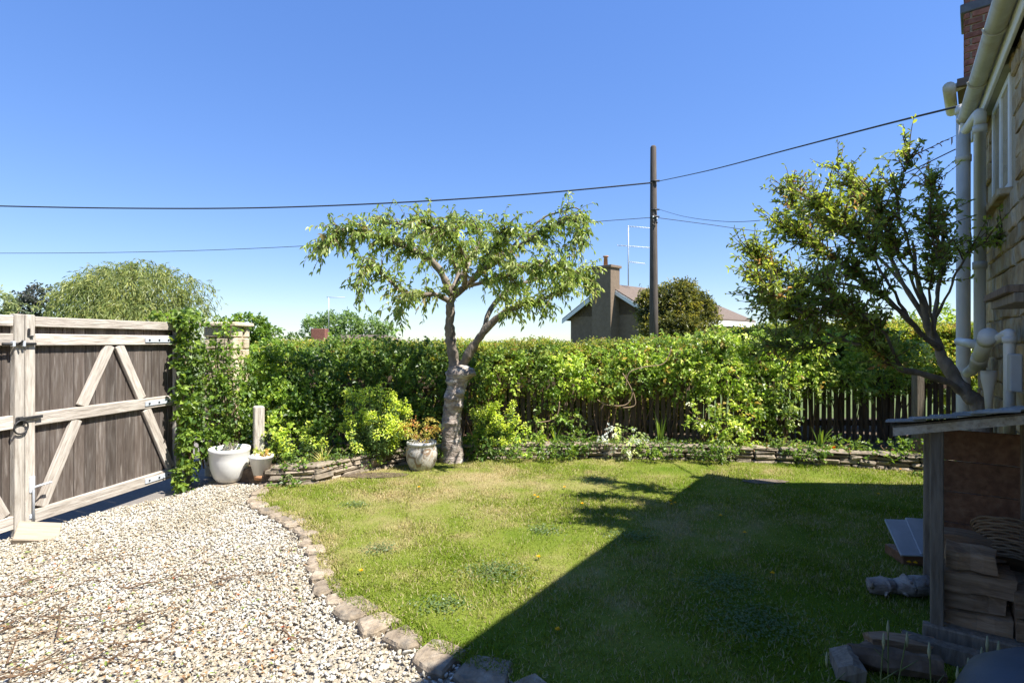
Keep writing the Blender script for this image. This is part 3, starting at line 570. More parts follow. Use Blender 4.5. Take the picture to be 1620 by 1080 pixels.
# low plants along the bed
def low(name, label, x, y, d, rx, ry, pal, L=0.05, W=0.03, dens=95, cat='plant', six=False): return bush(name, label, [pxblob(x, y, d, rx, ry, rx * d / F * 0.7)], dens, 6, 0.08, L, W, pal, cat, 0.2, 6, STEM, None, six)
WHITISH = [((0.30, 0.36, 0.16), 3), ((0.48, 0.50, 0.36), 2), ((0.14, 0.21, 0.06), 3)]
low('variegated_shrub', 'pale cream variegated shrub leaning over the stone wall', 985, 697, 7.15, 34, 22, WHITISH, 0.05, 0.032)
low('leafy_perennial', 'broad leaved green plant tucked beside the cherry trunk base', 757, 705, 7.1, 26, 22, GREEN, 0.09, 0.045)
low('leafy_perennial', 'rounded leafy plant right of the small compact spurge', 838, 692, 7.3, 26, 20, LIME, 0.05, 0.035)
low('leafy_perennial', 'bushy green plant behind the small white pot and post', 440, 690, 6.35, 26, 34, LIME, 0.05, 0.03)
low('leafy_perennial', 'small dark weedy plant at the corner of the stone edging', 458, 772, 5.75, 26, 12, GREEN, 0.045, 0.03)
low('leafy_perennial', 'trailing green plant hanging over the wall below the large spurge', 585, 727, 6.55, 22, 16, GREEN, 0.05, 0.02)
low('leafy_perennial', 'soft green clump on the wall top left of the variegated shrub', 915, 698, 7.25, 36, 12, GREEN, 0.06, 0.025)
low('leafy_perennial', 'small leafy seedling growing on the sunny wall top below the rose bush', 1235, 700, 7.05, 28, 10, CLIMB, 0.045, 0.028)
for (lb, x, y, d_, rx, ry) in (('creeping plant spilling down the wall under the sword shaped leaves', 880, 712, 7.05, 34, 10), ('creeping plant hanging on the wall between variegated shrub and iris', 1045, 708, 7.0, 36, 9), ('mat of small leaves covering the wall below the rose bush', 1130, 712, 6.95, 40, 9), ('ferny growth at the wall foot right of the patterned pot', 705, 722, 6.95, 16, 14), ('weeds draping the curved wall left of the large spurge', 525, 728, 6.3, 26, 16), ('creeping greenery on the wall by the rounded leafy plant', 815, 712, 7.05, 30, 11), ('low leafy mat on the wall beneath the spiky leaves', 1275, 714, 6.8, 34, 9), ('leafy growth over the curved wall beside the small white pot', 465, 730, 6.0, 26, 14)):
    low('creeping_plant', lb, x, y, d_, rx, ry, GREEN, 0.04, 0.026, 150)
cl = []
for (x, y, r) in ((785, 905, 0.22), (1150, 925, 0.25), (1195, 985, 0.3), (860, 840, 0.16), (600, 870, 0.14), (1000, 850, 0.2), (700, 960, 0.15), (940, 760, 0.2), (560, 800, 0.14)):
    c_ = gp(x, y); m_ = int(3200 * r * r * 3.14 * 0.9); q = rng.normal(size=(m_, 2)) * r * 0.5; P = np.column_stack([c_.x + q[:, 0], c_.y + q[:, 1] * 0.8, rng.uniform(0.006, 0.026, m_)])
    cl.append(leaf_arrays(P, nrmz(rdir(m_) * [1, 1, 0.2]), nrmz(rdir(m_) * 0.35 + [0, 0, 1]), rng.uniform(0.012, 0.022, m_), 0.014, pick([((0.05, 0.085, 0.03), 3), ((0.075, 0.115, 0.045), 2)], m_), 0.05, six=False))
tag(link('clover', leaf_mesh('clover', cl), LEAF), 'dark bluish clover patches growing in the lawn', 'clover', kind='stuff')
def tuft(label, x, y, d, n, h, pal, cat='iris', name='strap_leaf_clump', z0=0.13, w=0.022, spread=0.5):
    base = at(x, y, d); base.z = z0; e = empty(name, base, label, cat); P = []
    for k in range(n):
        a = random.uniform(0, 6.28); u = np.array([math.cos(a), math.sin(a), 0]); L = h * random.uniform(0.6, 1.1); tl = random.uniform(0.1, spread); pos = np.array(base) + u * 0.03; c = pick(pal, 1) * random.uniform(0.8, 1.2)
        s_ = np.array([-u[1], u[0], 0]) * w / 2; pts = []
        for j in range(6):
            t = j / 5; pts += [pos + u * L * tl * t * t * 1.3 + np.array([0, 0, L * (t - 0.45 * tl * t * t)]) + sg * s_ * (1 - t ** 2.2) for sg in (-1, 1)]
        P.append((np.array(pts), np.array([[2 * j, 2 * j + 1, 2 * j + 3] for j in range(5)] + [[2 * j, 2 * j + 3, 2 * j + 2] for j in range(5)]), np.repeat(c, 12, 0)))
    link('leaves', leaf_mesh('leaves', P), LEAF, e, True)['kind'] = 'stuff'
tuft('clump of sword shaped leaves between the wall and fence shadows', 880, 705, 7.4, 16, 0.28, GREEN)
tuft('tall thin iris leaves standing against the dark pickets', 1045, 700, 7.5, 14, 0.5, GREEN, spread=0.25)
tuft('arching strap leaves beside the rounded leafy plant', 855, 705, 7.3, 12, 0.22, LIME)
tuft('spiky green leaves rising near the orange flower', 1298, 712, 7.1, 14, 0.32, GREEN)
tuft('dry straw coloured grass tuft drooping over the wall corner', 512, 752, 6.2, 46, 0.26, [((0.42, 0.35, 0.16), 3), ((0.32, 0.30, 0.10), 2), ((0.16, 0.2, 0.05), 1)], 'grass tuft', 'grass_tuft', 0.10, 0.008, 1.0)
# bare looping honeysuckle stems
hs = bpy.data.objects['honeysuckle']; b = MB()
for pts in ([(1062, 552), (1050, 575), (1020, 580), (995, 590), (990, 615)], [(985, 590), (1000, 620), (990, 640), (960, 640), (945, 632)], [(885, 635), (882, 655), (870, 665), (850, 668)], [(1150, 600), (1155, 625), (1170, 640)], [(1000, 615), (1005, 640), (985, 645)]):
    b.tube(smooth_path([at(x, y, 7.42) for x, y in pts], 5), 0.007, 5)
o = b.build('bare_stems', mat('pale_vine', [(0.26, 0.17, 0.10), (0.38, 0.28, 0.18)], 0.85, 15), hs, True); tag(o, 'bare looping tan stems', kind='stuff')
# ground cover of leaf litter and seedlings along the bed
n = 5200; s_ = rng.uniform(0, wseg[-1], n); off = rng.uniform(0.06, 0.6, n) ** 1.0; P = np.array([np.array(on_wall(q)[0]) for q in s_]); P[:, 1] += off; P[:, 2] = 0.135 + rng.uniform(0, 0.05, n)
tag(link('ground_cover', leaf_mesh('ground_cover', [leaf_arrays(P, nrmz(rdir(n) * [1, 1, 0.5]), nrmz(rdir(n) * 0.5 + [0, 0, 1]), rng.uniform(0.03, 0.055, n), 0.028, pick(GREEN + [((0.16, 0.12, 0.06), 2)], n), 0.1, six=False)]), LEAF), 'low seedlings and leaf litter over the flower bed soil', 'ground cover', kind='stuff')

# ---- pots
def pot(name, label, loc, prof, m, mats=None):
    e = empty(name, loc, label, 'pot'); b = MB().lathe(prof, 40); b.build('body', m, e); return e
d = 5.9; pb = gp(361, 762, -0.02); s = pb.y / F
slab = MB().prism([(0.24 * math.cos(a) * random.uniform(.9, 1.1), 0.19 * math.sin(a) * random.uniform(.9, 1.1)) for a in np.linspace(0, 6.28, 10)[:-1]], 0, 0.06, 0.01).build('stone_slab', STONE); slab.location = (pb.x, pb.y + 0.02, -0.08); tag(slab, 'flat stone slab under the big white pot', 'slab')
R = 29.5 * s
p1 = pot('garden_pot', 'large rounded white glazed pot with dead stems on a stone slab', (pb.x, pb.y + 0.03, -0.02), [(0.45 * R, 0), (0.62 * R, 0.012), (0.78 * R, 0.06), (0.93 * R, 0.16), (0.985 * R, 0.25), (1.0 * R, 0.335), (1.03 * R, 0.345), (1.03 * R, 0.375), (0.99 * R, 0.382), (0.93 * R, 0.375), (0.92 * R, 0.31), (0.0, 0.31)], GLAZE)
MB().lathe([(0.0, 0.30), (0.905 * R, 0.31), (0.5 * R, 0.325), (0.0, 0.33)], 24).build('compost', SOIL, p1)
b = MB()
for k in range(16):
    a = random.uniform(0, 6.28); r = random.uniform(0, 0.12); q = V((r * math.cos(a), r * math.sin(a), 0.32)); pts = [q]
    for j in range(4): q = q + V((random.uniform(-.04, .04), random.uniform(-.04, .04), random.uniform(0.01, 0.045))); pts.append(q)
    b.tube(pts, [0.004, 0.0035, 0.003, 0.002, 0.0015], 4)
o = b.build('dead_stems', mat('dead_stem', [(0.22, 0.18, 0.13), (0.36, 0.31, 0.24)], 0.9, 20), p1); o['kind'] = 'stuff'
pb = gp(413, 760, 0.0); s = pb.y / F; R = 18.5 * s
p2 = pot('garden_pot', 'small tapered white pot with a bare terracotta foot', (pb.x, pb.y, 0.02), [(0.60 * R, 0.052), (0.95 * R, 0.235), (1.0 * R, 0.24), (1.0 * R, 0.262), (0.93 * R, 0.266), (0.88 * R, 0.25), (0.86 * R, 0.22), (0, 0.22)], GLAZE)
MB().lathe([(0.52 * R, 0.0), (0.602 * R, 0.0515), (0.0, 0.0515)], 32).build('terracotta_foot', TERRA, p2); MB().lathe([(0.0, 0.21), (0.84 * R, 0.222), (0.0, 0.235)], 24).build('compost', SOIL, p2)
A = np.array([[0, 0, 0.25]]) + rng.normal(size=(14, 3)) * [0.05, 0.05, 0.02]; link('seedling', leaf_mesh('seedling', [shoot_leaves(A, rdir(14) * [1, 1, 0.2] + [0, 0, 0.8], 6, 0.1, 0.04, 0.028, [((0.28, 0.22, 0.07), 2), ((0.16, 0.2, 0.05), 2)], 0.3)]), LEAF, p2)['kind'] = 'stuff'
pb = gp(667, 741); s = pb.y / F; R = 25 * s
p3 = pot('garden_pot', 'squat round pot with mottled brown and grey glaze under a golden maple', (pb.x, pb.y, -0.005), [(0.66 * R, 0), (0.74 * R, 0.015), (0.92 * R, 0.10), (1.0 * R, 0.185), (0.97 * R, 0.25), (0.88 * R, 0.295), (0.93 * R, 0.305), (0.95 * R, 0.325), (0.90 * R, 0.337), (0.82 * R, 0.332), (0.80 * R, 0.28), (0, 0.28)], PATTERN)
MB().lathe([(0.80 * R, 0.295), (0.93 * R, 0.302), (0.96 * R, 0.325), (0.90 * R, 0.342), (0.80 * R, 0.335)], 40).build('rim', mat('grey_glaze', [(0.42, 0.42, 0.41), (0.56, 0.56, 0.54)], 0.35, 8), p3); MB().lathe([(0.0, 0.26), (0.79 * R, 0.285), (0.0, 0.30)], 24).build('compost', SOIL, p3)
mp = empty('maple', (pb.x, pb.y, 0.29), 'small golden orange leaved maple growing in the mottled pot', 'plant')
A, O = blob_anchors([((0, 0, 0.19), (0.20, 0.16, 0.10)), ((0.13, 0.02, 0.24), (0.13, 0.12, 0.07)), ((-0.15, 0, 0.25), (0.12, 0.1, 0.06)), ((0.02, 0, 0.09), (0.14, 0.11, 0.07))], 300)
link('foliage', leaf_mesh('foliage', [shoot_leaves(A, O, 6, 0.05, 0.032, 0.015, [((0.29, 0.27, 0.07), 4), ((0.30, 0.22, 0.08), 2), ((0.24, 0.27, 0.07), 3), ((0.28, 0.15, 0.06), 1)], 0.3)]), LEAF, mp)['kind'] = 'stuff'
b = MB()
for k in range(9):
    a = k * 0.7; b.tube(smooth_path([(0, 0, -0.01), (0.03 * math.cos(a), 0.03 * math.sin(a), 0.05), (0.13 * math.cos(a), 0.11 * math.sin(a), random.uniform(.1, .17))], 4), np.linspace(0.006, 0.002, 9), 5)
b.build('stems', TWIG, mp)['kind'] = 'stuff'

# ================================================================ TREES
def gnarl(path, radii, burrs=(), n=20, rough=0.10, sc=9):
    """trunk surface: noisy rings along a path; burrs = (t, angle, height, width)"""
    P = smooth_path(path, 14); R = np.interp(np.linspace(0, 1, len(P)), np.linspace(0, 1, len(radii)), radii); vs = []; fs = []
    for i, p in enumerate(P):
        t = i / (len(P) - 1); tg = (P[min(i + 1, len(P) - 1)] - P[max(i - 1, 0)]).normalized(); a0 = V((1, 0, 0)); a0 = (a0 - tg * a0.dot(tg)).normalized(); b0 = tg.cross(a0)
        for k in range(n):
            a = 2 * math.pi * k / n; dirv = a0 * math.cos(a) + b0 * math.sin(a); r = R[i] * (1 + rough * noise.noise(p * sc + dirv * 1.3) + 0.5 * rough * noise.noise(p * sc * 3 + dirv * 3) + 0.25 * rough * noise.noise((p + dirv * R[i]) * 70))
            for (bt, ba, h, w) in burrs:
                da = (a - ba + math.pi) % (2 * math.pi) - math.pi; g = math.exp(-((t - bt) / w) ** 2 - (da / 0.75) ** 2); r += h * g * (1 + 0.5 * noise.noise((p + dirv * r) * 40))
            vs.append(p + dirv * r)
    for i in range(len(P) - 1):
        for k in range(n): fs.append([i * n + k, i * n + (k + 1) % n, (i + 1) * n + (k + 1) % n, (i + 1) * n + k])
    fs += [list(range(n))[::-1], [(len(P) - 1) * n + k for k in range(n)]]
    return MB().add(vs, fs, True)
def grow(branches, ntw, tl, droop, nleaf, L, W, pal, tmin=0.35, spread=1.0, up=0.25, leafdroop=0.6, curl=0.25, zmin=-9):
    """twigs with leaves along the outer part of the branch paths"""
    src = []
    for (pts, r0, r1, wgt) in branches:
        P = smooth_path(pts, 6)
        for i in [i_ for i_ in range(int(len(P) * tmin), len(P)) if P[i_].z > zmin]: src.append((P[i], (P[min(i + 1, len(P) - 1)] - P[max(0, i - 1)]).normalized(), wgt))
    wts = np.array([s[2] for s in src], float); ch = rng.choice(len(src), ntw, p=wts / wts.sum()); tb = MB(); lp, ld, lc = [], [], []
    for c in ch:
        p, t, _ = src[c]; d = V(rdir(1)[0]) * spread + t * 0.7 + V((0, 0, up)); d.normalize(); ln = tl * random.uniform(0.45, 1.25); q = p.copy(); pts = [q.copy()]; sc = pick(pal, 1)[0] * random.uniform(0.8, 1.2)
        for j in range(5):
            q = q + d * ln / 5; d = (d + V((random.uniform(-.15, .15), random.uniform(-.15, .15), -droop * 0.35))).normalized(); pts.append(q.copy())
            for m_ in range(max(1, int(nleaf / 5 + random.random()))):
                lp.append(q - d * random.uniform(0, ln / 5)); x = V(rdir(1)[0]); ld.append((d * 0.5 + x * 0.9 + V((0, 0, -leafdroop)))); lc.append(sc * random.uniform(0.8, 1.25))
        tb.tube(pts, [0.006, 0.005, 0.004, 0.003, 0.0025, 0.0015], 4, False)
    n = len(lp); s = rng.uniform(0.65, 1.15, n)
    return tb, leaf_arrays(np.array([tuple(p) for p in lp]), np.array([tuple(p) for p in ld]), nrmz(rdir(n) * 0.8 + [0.2, -0.4, 0.8]), L * s, W * s, np.clip(np.array(lc), 0, 1), curl, six=True)
def limbs(branches, n=8):
    b = MB()
    for (pts, r0, r1, _) in branches:
        P = smooth_path(pts, 6); R = np.linspace(r0, r1, len(P)); P = [p + V((noise.noise(p * 7), noise.noise(p * 7 + V((9, 0, 0))), noise.noise(p * 7 + V((0, 9, 0))))) * 0.02 for p in P]; b.tube(P, R * (1 + 0.15 * rng.normal(size=len(P)).clip(-1, 1)), n)
    return b
# ---- cherry
D = 6.95; cb = gp(716, 730)
cherry = empty('cherry_tree', (cb.x, cb.y, 0), 'gnarled cherry tree with burred trunk and flat spreading crown on the lawn edge', 'tree')
gnarl([at(716, 738, D), at(715, 700, D), at(714, 672, D), at(717, 640, D), at(722, 612, D), at(724, 590, D), at(722, 578, D)], [0.165, 0.135, 0.122, 0.118, 0.125, 0.145, 0.105], [(0.84, -0.3, 0.10, 0.07), (0.86, 2.6, 0.03, 0.06), (0.56, -2.0, 0.055, 0.035), (0.62, -1.2, 0.03, 0.025), (0.50, -1.0, 0.035, 0.03), (0.02, 1.0, 0.03, 0.05), (0.72, -2.4, 0.03, 0.03), (0.36, -1.6, 0.022, 0.02)], 40, 0.11).build('trunk', BARK_C, cherry, True)
CB = [([at(720, 590, D), at(716, 555, D), at(711, 525, D), at(713, 490, D), at(714, 462, D)], 0.085, 0.042, 0.05),
      ([at(726, 590, D), at(742, 560, D - .05), at(760, 532, D - .1), at(790, 500, D - .2), at(825, 482, D - .3), at(870, 468, D - .4), at(915, 440, D - .4)], 0.066, 0.012, 0.9),
      ([at(713, 480, D), at(690, 466, D - .1), at(640, 462, D - .3), at(590, 420, D - .5)], 0.04, 0.012, 0.8),
      ([at(714, 465, D), at(690, 420, D - .1), at(640, 390, D - .2), at(590, 372, D - .3), at(545, 365, D - .4), at(515, 385, D - .45)], 0.05, 0.010, 1.6),
      ([at(714, 465, D), at(725, 430, D + .2), at(700, 390, D + .3), at(650, 360, D + .5), at(600, 352, D + .6)], 0.045, 0.010, 1.3),
      ([at(715, 470, D), at(745, 445, D), at(790, 408, D - .1), at(835, 380, D - .1), at(870, 358, D - .1), at(905, 345, D - .15), at(918, 380, D - .2)], 0.05, 0.008, 0.9),
      ([at(800, 402, D - .1), at(850, 352, D), at(880, 338, D), at(912, 330, D), at(925, 350, D), at(935, 385, D)], 0.016, 0.004, 0.06),
      ([at(730, 440, D), at(750, 400, D + .5), at(760, 365, D + .8), at(720, 350, D + 1)], 0.035, 0.008, 1.2),
      ([at(735, 455, D), at(735, 410, D - .5), at(710, 370, D - .9), at(670, 355, D - 1.1)], 0.035, 0.008, 1.3),
      ([at(745, 450, D), at(790, 440, D - .5), at(840, 420, D - .8), at(880, 425, D - .9)], 0.03, 0.008, 1.1),
      ([at(760, 532, D - .1), at(790, 470, D + .3), at(850, 440, D + .6), at(910, 430, D + .8), at(930, 440, D + .8)], 0.035, 0.008, 1.0),
      ([at(745, 445, D), at(770, 410, D - .3), at(790, 380, D - .5), at(800, 365, D - .6)], 0.025, 0.008, 1.0),
      ([at(590, 420, D - .5), at(575, 430, D - .6), at(565, 450, D - .6)], 0.010, 0.005, 0.5),
      ([at(660, 462, D - .25), at(645, 470, D - .4), at(632, 490, D - .5)], 0.010, 0.005, 0.4)]
limbs(CB, 10).build('branches', BARK_T, cherry, True)['kind'] = 'stuff'
CHP = [((0.085, 0.13, 0.03), 4), ((0.12, 0.175, 0.045), 4), ((0.18, 0.23, 0.08), 3), ((0.14, 0.13, 0.05), 0.3)]
tb, lf = grow(CB, 1000, 0.34, 0.6, 12, 0.072, 0.029, CHP, 0.24, zmin=1.85)
tb.build('twigs', TWIG, cherry, True)['kind'] = 'stuff'; link('crown', leaf_mesh('crown', [lf]), LEAF, cherry, True)['kind'] = 'stuff'
# ---- leaning tree by the cottage
lt = empty('leaning_tree', (3.62, 4.2, 0), 'multi stemmed evergreen tree leaning out from the cottage corner over the log store', 'tree')
LB = [([V((3.62, 4.2, -0.05)), at(1553, 660, 4.25), at(1528, 622, 4.3), at(1497, 578, 4.4), at(1479, 540, 4.45), at(1462, 490, 4.5), at(1450, 440, 4.5), at(1445, 380, 4.5)], 0.075, 0.010, 1.0),
      ([at(1532, 628, 4.3), at(1490, 600, 4.25), at(1425, 585, 4.2), at(1388, 555, 4.15), at(1363, 512, 4.15), at(1315, 488, 4.2), at(1260, 470, 4.3)], 0.042, 0.008, 1.2),
      ([at(1385, 552, 4.15), at(1340, 540, 4.2), at(1290, 520, 4.3), at(1240, 500, 4.4), at(1205, 470, 4.4)], 0.022, 0.006, 1.2),
      ([at(1484, 552, 4.43), at(1440, 510, 4.3), at(1400, 470, 4.2), at(1350, 430, 4.2), at(1290, 390, 4.25), at(1240, 360, 4.3)], 0.035, 0.007, 1.3),
      ([at(1478, 538, 4.45), at(1480, 480, 4.6), at(1490, 420, 4.7), at(1488, 340, 4.8), at(1470, 290, 4.8)], 0.03, 0.006, 1.1),
      ([at(1470, 515, 4.48), at(1430, 450, 4.6), at(1400, 390, 4.7), at(1370, 330, 4.8), at(1350, 290, 4.9)], 0.03, 0.006, 1.2),
      ([at(1455, 460, 4.5), at(1440, 390, 4.3), at(1420, 330, 4.2), at(1430, 280, 4.2), at(1440, 240, 4.2)], 0.018, 0.003, 0.5),
      ([at(1400, 470, 4.2), at(1340, 450, 4.4), at(1270, 440, 4.7), at(1210, 420, 4.8), at(1190, 400, 4.8)], 0.02, 0.005, 1.3),
      ([at(1430, 450, 4.6), at(1380, 400, 4.9), at(1310, 360, 5.1), at(1260, 330, 5.2), at(1250, 300, 5.2)], 0.02, 0.005, 1.2),
      ([at(1482, 500, 4.5), at(1510, 440, 4.3), at(1530, 400, 4.2), at(1560, 385, 4.1), at(1590, 382, 4.05)], 0.016, 0.003, 0.5),
      ([at(1370, 330, 4.8), at(1345, 300, 4.9), at(1320, 262, 4.9)], 0.008, 0.003, 0.25),
      ([at(1425, 585, 4.2), at(1400, 530, 4.0), at(1350, 490, 3.9), at(1300, 450, 3.9)], 0.02, 0.005, 1.1),
      ([at(1440, 510, 4.3), at(1400, 440, 4.1), at(1370, 390, 4.0), at(1330, 350, 4.0), at(1290, 320, 4.05)], 0.016, 0.004, 1.4),
      ([at(1462, 490, 4.5), at(1430, 420, 4.4), at(1400, 360, 4.4), at(1385, 310, 4.4)], 0.016, 0.004, 1.3),
      ([at(1363, 512, 4.15), at(1320, 540, 4.1), at(1270, 550, 4.15), at(1220, 545, 4.2)], 0.012, 0.004, 0.45),
      ([at(1350, 490, 3.9), at(1300, 500, 4.0), at(1240, 480, 4.0), at(1200, 440, 4.1)], 0.012, 0.004, 1.2),
      ([at(1478, 538, 4.45), at(1470, 470, 4.2), at(1480, 400, 4.1), at(1470, 340, 4.1)], 0.016, 0.004, 1.0)]
limbs([(p_, a_ * (0.72 if i_ else 1), b_ * 0.8, w_) for i_, (p_, a_, b_, w_) in enumerate(LB)], 9).build('branches', BARK_T, lt, True)['kind'] = 'stuff'
LTP = [((0.07, 0.105, 0.022), 4), ((0.11, 0.155, 0.035), 4), ((0.12, 0.17, 0.03), 2), ((0.18, 0.13, 0.05), 0.6), ((0.17, 0.22, 0.04), 1)]
tb, lf = grow(LB[1:], 1400, 0.25, 0.0, 12, 0.05, 0.022, LTP, 0.40, 1.1, 0.4, 0.05, 0.1)
tb.build('twigs', TWIG, lt, True)['kind'] = 'stuff'; link('crown', leaf_mesh('crown', [lf]), LEAF, lt, True)['kind'] = 'stuff'
# ---- far trees
def far_tree(name, label, blobs, d, L, W, pal, dens, droop=0.1, nl=7, length=0.5, group=None, hang=None, trunk_r=0.2, upbias=0.35):
    bl = [pxblob(x, y, dd, rx, ry) for (x, y, dd, rx, ry) in blobs]; cx = sum(b[0][0] for b in bl) / len(bl); e = empty(name, (cx, d, -0.16), label, 'tree', group)
    A, O = blob_anchors(bl, dens); link('crown', leaf_mesh('crown', [shoot_leaves(A, O, nl, length, L, W, pal, droop, upbias=upbias)]), LEAF, e, True)['kind'] = 'stuff'
    b = MB(); top = V((cx, d, max(x[0][2] for x in bl))); b.tube(smooth_path([(cx, d, -0.3), (cx + 0.1, d, top.z * 0.4), top], 4), np.linspace(trunk_r, trunk_r * 0.2, 9), 8)
    for x in bl: b.tube([(cx, d, top.z * 0.4), V(x[0])], [trunk_r * 0.5, trunk_r * 0.1], 6)
    b.build('trunk', BARK, e, True); return e
WIL = [((0.105, 0.135, 0.045), 4), ((0.14, 0.165, 0.06), 3), ((0.075, 0.105, 0.035), 3)]
far_tree('willow_tree', 'broad weeping willow with pale green hanging foliage beyond the gate', [(215, 460, 45, 70, 38), (160, 470, 44, 50, 40), (265, 470, 45, 48, 42), (200, 440, 46, 50, 22), (240, 445, 46, 45, 24), (130, 480, 45, 38, 36), (295, 490, 45, 32, 35), (215, 500, 44, 90, 30), (150, 435, 46, 22, 18), (228, 424, 46, 24, 14), (272, 436, 46, 22, 18), (310, 462, 45, 20, 22), (112, 462, 45, 20, 20), (185, 425, 46, 20, 12)], 45, 0.5, 0.09, WIL, 6.0, 1.2, 8, 1.6, None, None, 0.4, -0.3)
far_tree('purple_tree', 'dark purplish tree standing left of the willow', [(62, 478, 50, 26, 24), (50, 490, 50, 30, 20), (78, 492, 50, 22, 18)], 50, 0.35, 0.2, [((0.03, 0.04, 0.03), 3), ((0.05, 0.055, 0.05), 2)], 7, 0.1, 7, 0.6)
far_tree('broadleaf_tree', 'grey green feathery tree over the far left of the gates', [(10, 486, 42, 26, 18), (-20, 480, 42, 30, 26), (30, 492, 42, 22, 14)], 42, 0.35, 0.12, [((0.08, 0.11, 0.05), 3), ((0.12, 0.15, 0.07), 2)], 7, 0.3)
far_tree('broadleaf_tree', 'mid green rounded tree just right of the stone pier', [(395, 522, 60, 30, 26), (425, 535, 60, 22, 20), (370, 535, 60, 22, 20)], 60, 0.45, 0.25, GREEN, 9, 0.1)
far_tree('broadleaf_tree', 'tiny dark round tree far off between two larger trees', [(461, 536, 110, 9, 8)], 110, 0.7, 0.4, DARKG, 3, 0.1)
for i, (x, h, rw) in enumerate(((495, 505, 16), (520, 499, 18), (550, 500, 20), (582, 505, 18), (608, 514, 15))):
    far_tree('poplar_tree', 'upright feathery tree in the distant row beyond the far red chimney', [(x, (h + 545) / 2, 80 + i, rw, (545 - h) / 2 + 2), (x + 8, h + 18, 80 + i, rw * 0.7, 16)], 80 + i, 0.55, 0.22, [((0.07, 0.12, 0.04), 3), ((0.10, 0.16, 0.05), 3)], 5, 0.0, 7, 0.9, 'distant row of trees', None, 0.25, 0.9)
ytree = far_tree('yew_tree', 'dense domed olive green evergreen in front of the far brick house', [(1068, 488, 21, 42, 32), (1040, 495, 21, 28, 36), (1100, 494, 21, 28, 28), (1072, 468, 21, 26, 20), (1116, 510, 21, 18, 20), (1060, 520, 20.5, 48, 24), (1024, 484, 21, 14, 24), (1086, 459, 21, 14, 10)], 21, 0.15, 0.06, [((0.06, 0.072, 0.016), 4), ((0.10, 0.105, 0.024), 3), ((0.04, 0.05, 0.014), 3)], 105, 0.1, 7, 0.28)

# ================================================================ FAR HOUSES, POLE, WIRES
fh = empty('brick_house', (5.3, 29, -0.16), 'brown brick house with gable end chimney behind the hedge and pole', 'house')
A_, B_ = V((3.39, 31, 0)), V((7.15, 27, 0)); ln_ = (B_ - A_).length; ud = (B_ - A_).normalized(); vd = V((-ud.y, ud.x, 0)); vd = vd if vd.y > 0 else -vd
def hp(a, b, z): p = A_ + ud * a + vd * b; return (p.x, p.y, z)
HL = 11.0; EV, RG = 2.95, 4.55
MB().add([hp(0, 0, -.3), hp(ln_, 0, -.3), hp(ln_, HL, -.3), hp(0, HL, -.3), hp(0, 0, EV), hp(ln_, 0, EV), hp(ln_, HL, EV), hp(0, HL, EV), hp(ln_ / 2, 0, RG - 0.05)], [[0, 1, 2, 3], [0, 1, 5, 8, 4], [1, 2, 6, 5], [2, 3, 7, 6], [3, 0, 4, 7], [4, 8, 5], [4, 5, 6, 7]]).build('wall', BRICK_F, fh, True)
o_ = 0.35; sl = (RG - EV) / (ln_ / 2)
rf = MB().add([hp(-o_, -o_, EV - o_ * sl), hp(ln_ / 2, -o_, RG), hp(ln_ / 2, HL - 2.4, RG), hp(-o_, HL + o_, EV - o_ * sl), hp(ln_ + o_, -o_, EV - o_ * sl), hp(ln_ + o_, HL + o_, EV - o_ * sl), hp(-o_, -o_, EV - o_ * sl + .12), hp(ln_ / 2, -o_, RG + .12), hp(ln_ / 2, HL - 2.4, RG + .12), hp(-o_, HL + o_, EV - o_ * sl + .12), hp(ln_ + o_, -o_, EV - o_ * sl + .12), hp(ln_ + o_, HL + o_, EV - o_ * sl + .12)],
              [[0, 1, 2, 3], [1, 4, 5, 2], [2, 5, 3], [6, 7, 8, 9], [7, 10, 11, 8], [8, 11, 9], [0, 1, 7, 6], [1, 4, 10, 7], [4, 5, 11, 10], [5, 3, 9, 11], [3, 0, 6, 9]]).build('roof', ROOF, fh, True)
for (a0, a1) in ((-o_, ln_ / 2), (ln_ + o_, ln_ / 2)):
    z0 = EV - o_ * sl; q = [hp(a0, -o_ - .03, z0 - .18), hp(a1, -o_ - .03, RG - .18), hp(a1, -o_ - .03, RG + .05), hp(a0, -o_ - .03, z0 + .05)]; q2 = [hp(a0, -o_ - .005, z0 - .18), hp(a1, -o_ - .005, RG - .18), hp(a1, -o_ - .005, RG + .05), hp(a0, -o_ - .005, z0 + .05)]
    MB().add(q + q2, [[0, 1, 2, 3], [4, 5, 6, 7], [0, 1, 5, 4], [2, 3, 7, 6], [0, 3, 7, 4], [1, 2, 6, 5]]).build('bargeboard', PAINT_W, fh, True)
q = [hp(ln_ + o_ + .02, -o_, EV - .3 - o_ * sl), hp(ln_ + o_ + .02, HL + o_, EV - .3 - o_ * sl), hp(ln_ + o_ + .02, HL + o_, EV - o_ * sl + .02), hp(ln_ + o_ + .02, -o_, EV - o_ * sl + .02)]
MB().add(q + [(x - 0.02, y - 0.03, z) for x, y, z in q], [[0, 1, 2, 3], [4, 5, 6, 7], [0, 1, 5, 4], [2, 3, 7, 6], [0, 3, 7, 4], [1, 2, 6, 5]]).build('fascia', PAINT_W, fh, True)
def obox(c, ux, hx_, hy_, z0, z1, nm, m, par, c_=0.01):
    u2 = V(ux).normalized(); M = Matrix(((u2.x, -u2.y, 0, c[0]), (u2.y, u2.x, 0, c[1]), (0, 0, 1, 0), (0, 0, 0, 1))); return MB().box(-hx_, hx_, -hy_, hy_, z0, z1, c_, 0, M).build(nm, m, par, True)
cc = A_ + ud * (ln_ / 2) - vd * 0.35; ch = obox(cc, ud, 0.62, 0.4, -0.3, 5.42, 'chimney', BRICK_F, fh); obox(cc, ud, 0.70, 0.48, 5.42, 5.56, 'chimney_cap', BRICK_F, fh)
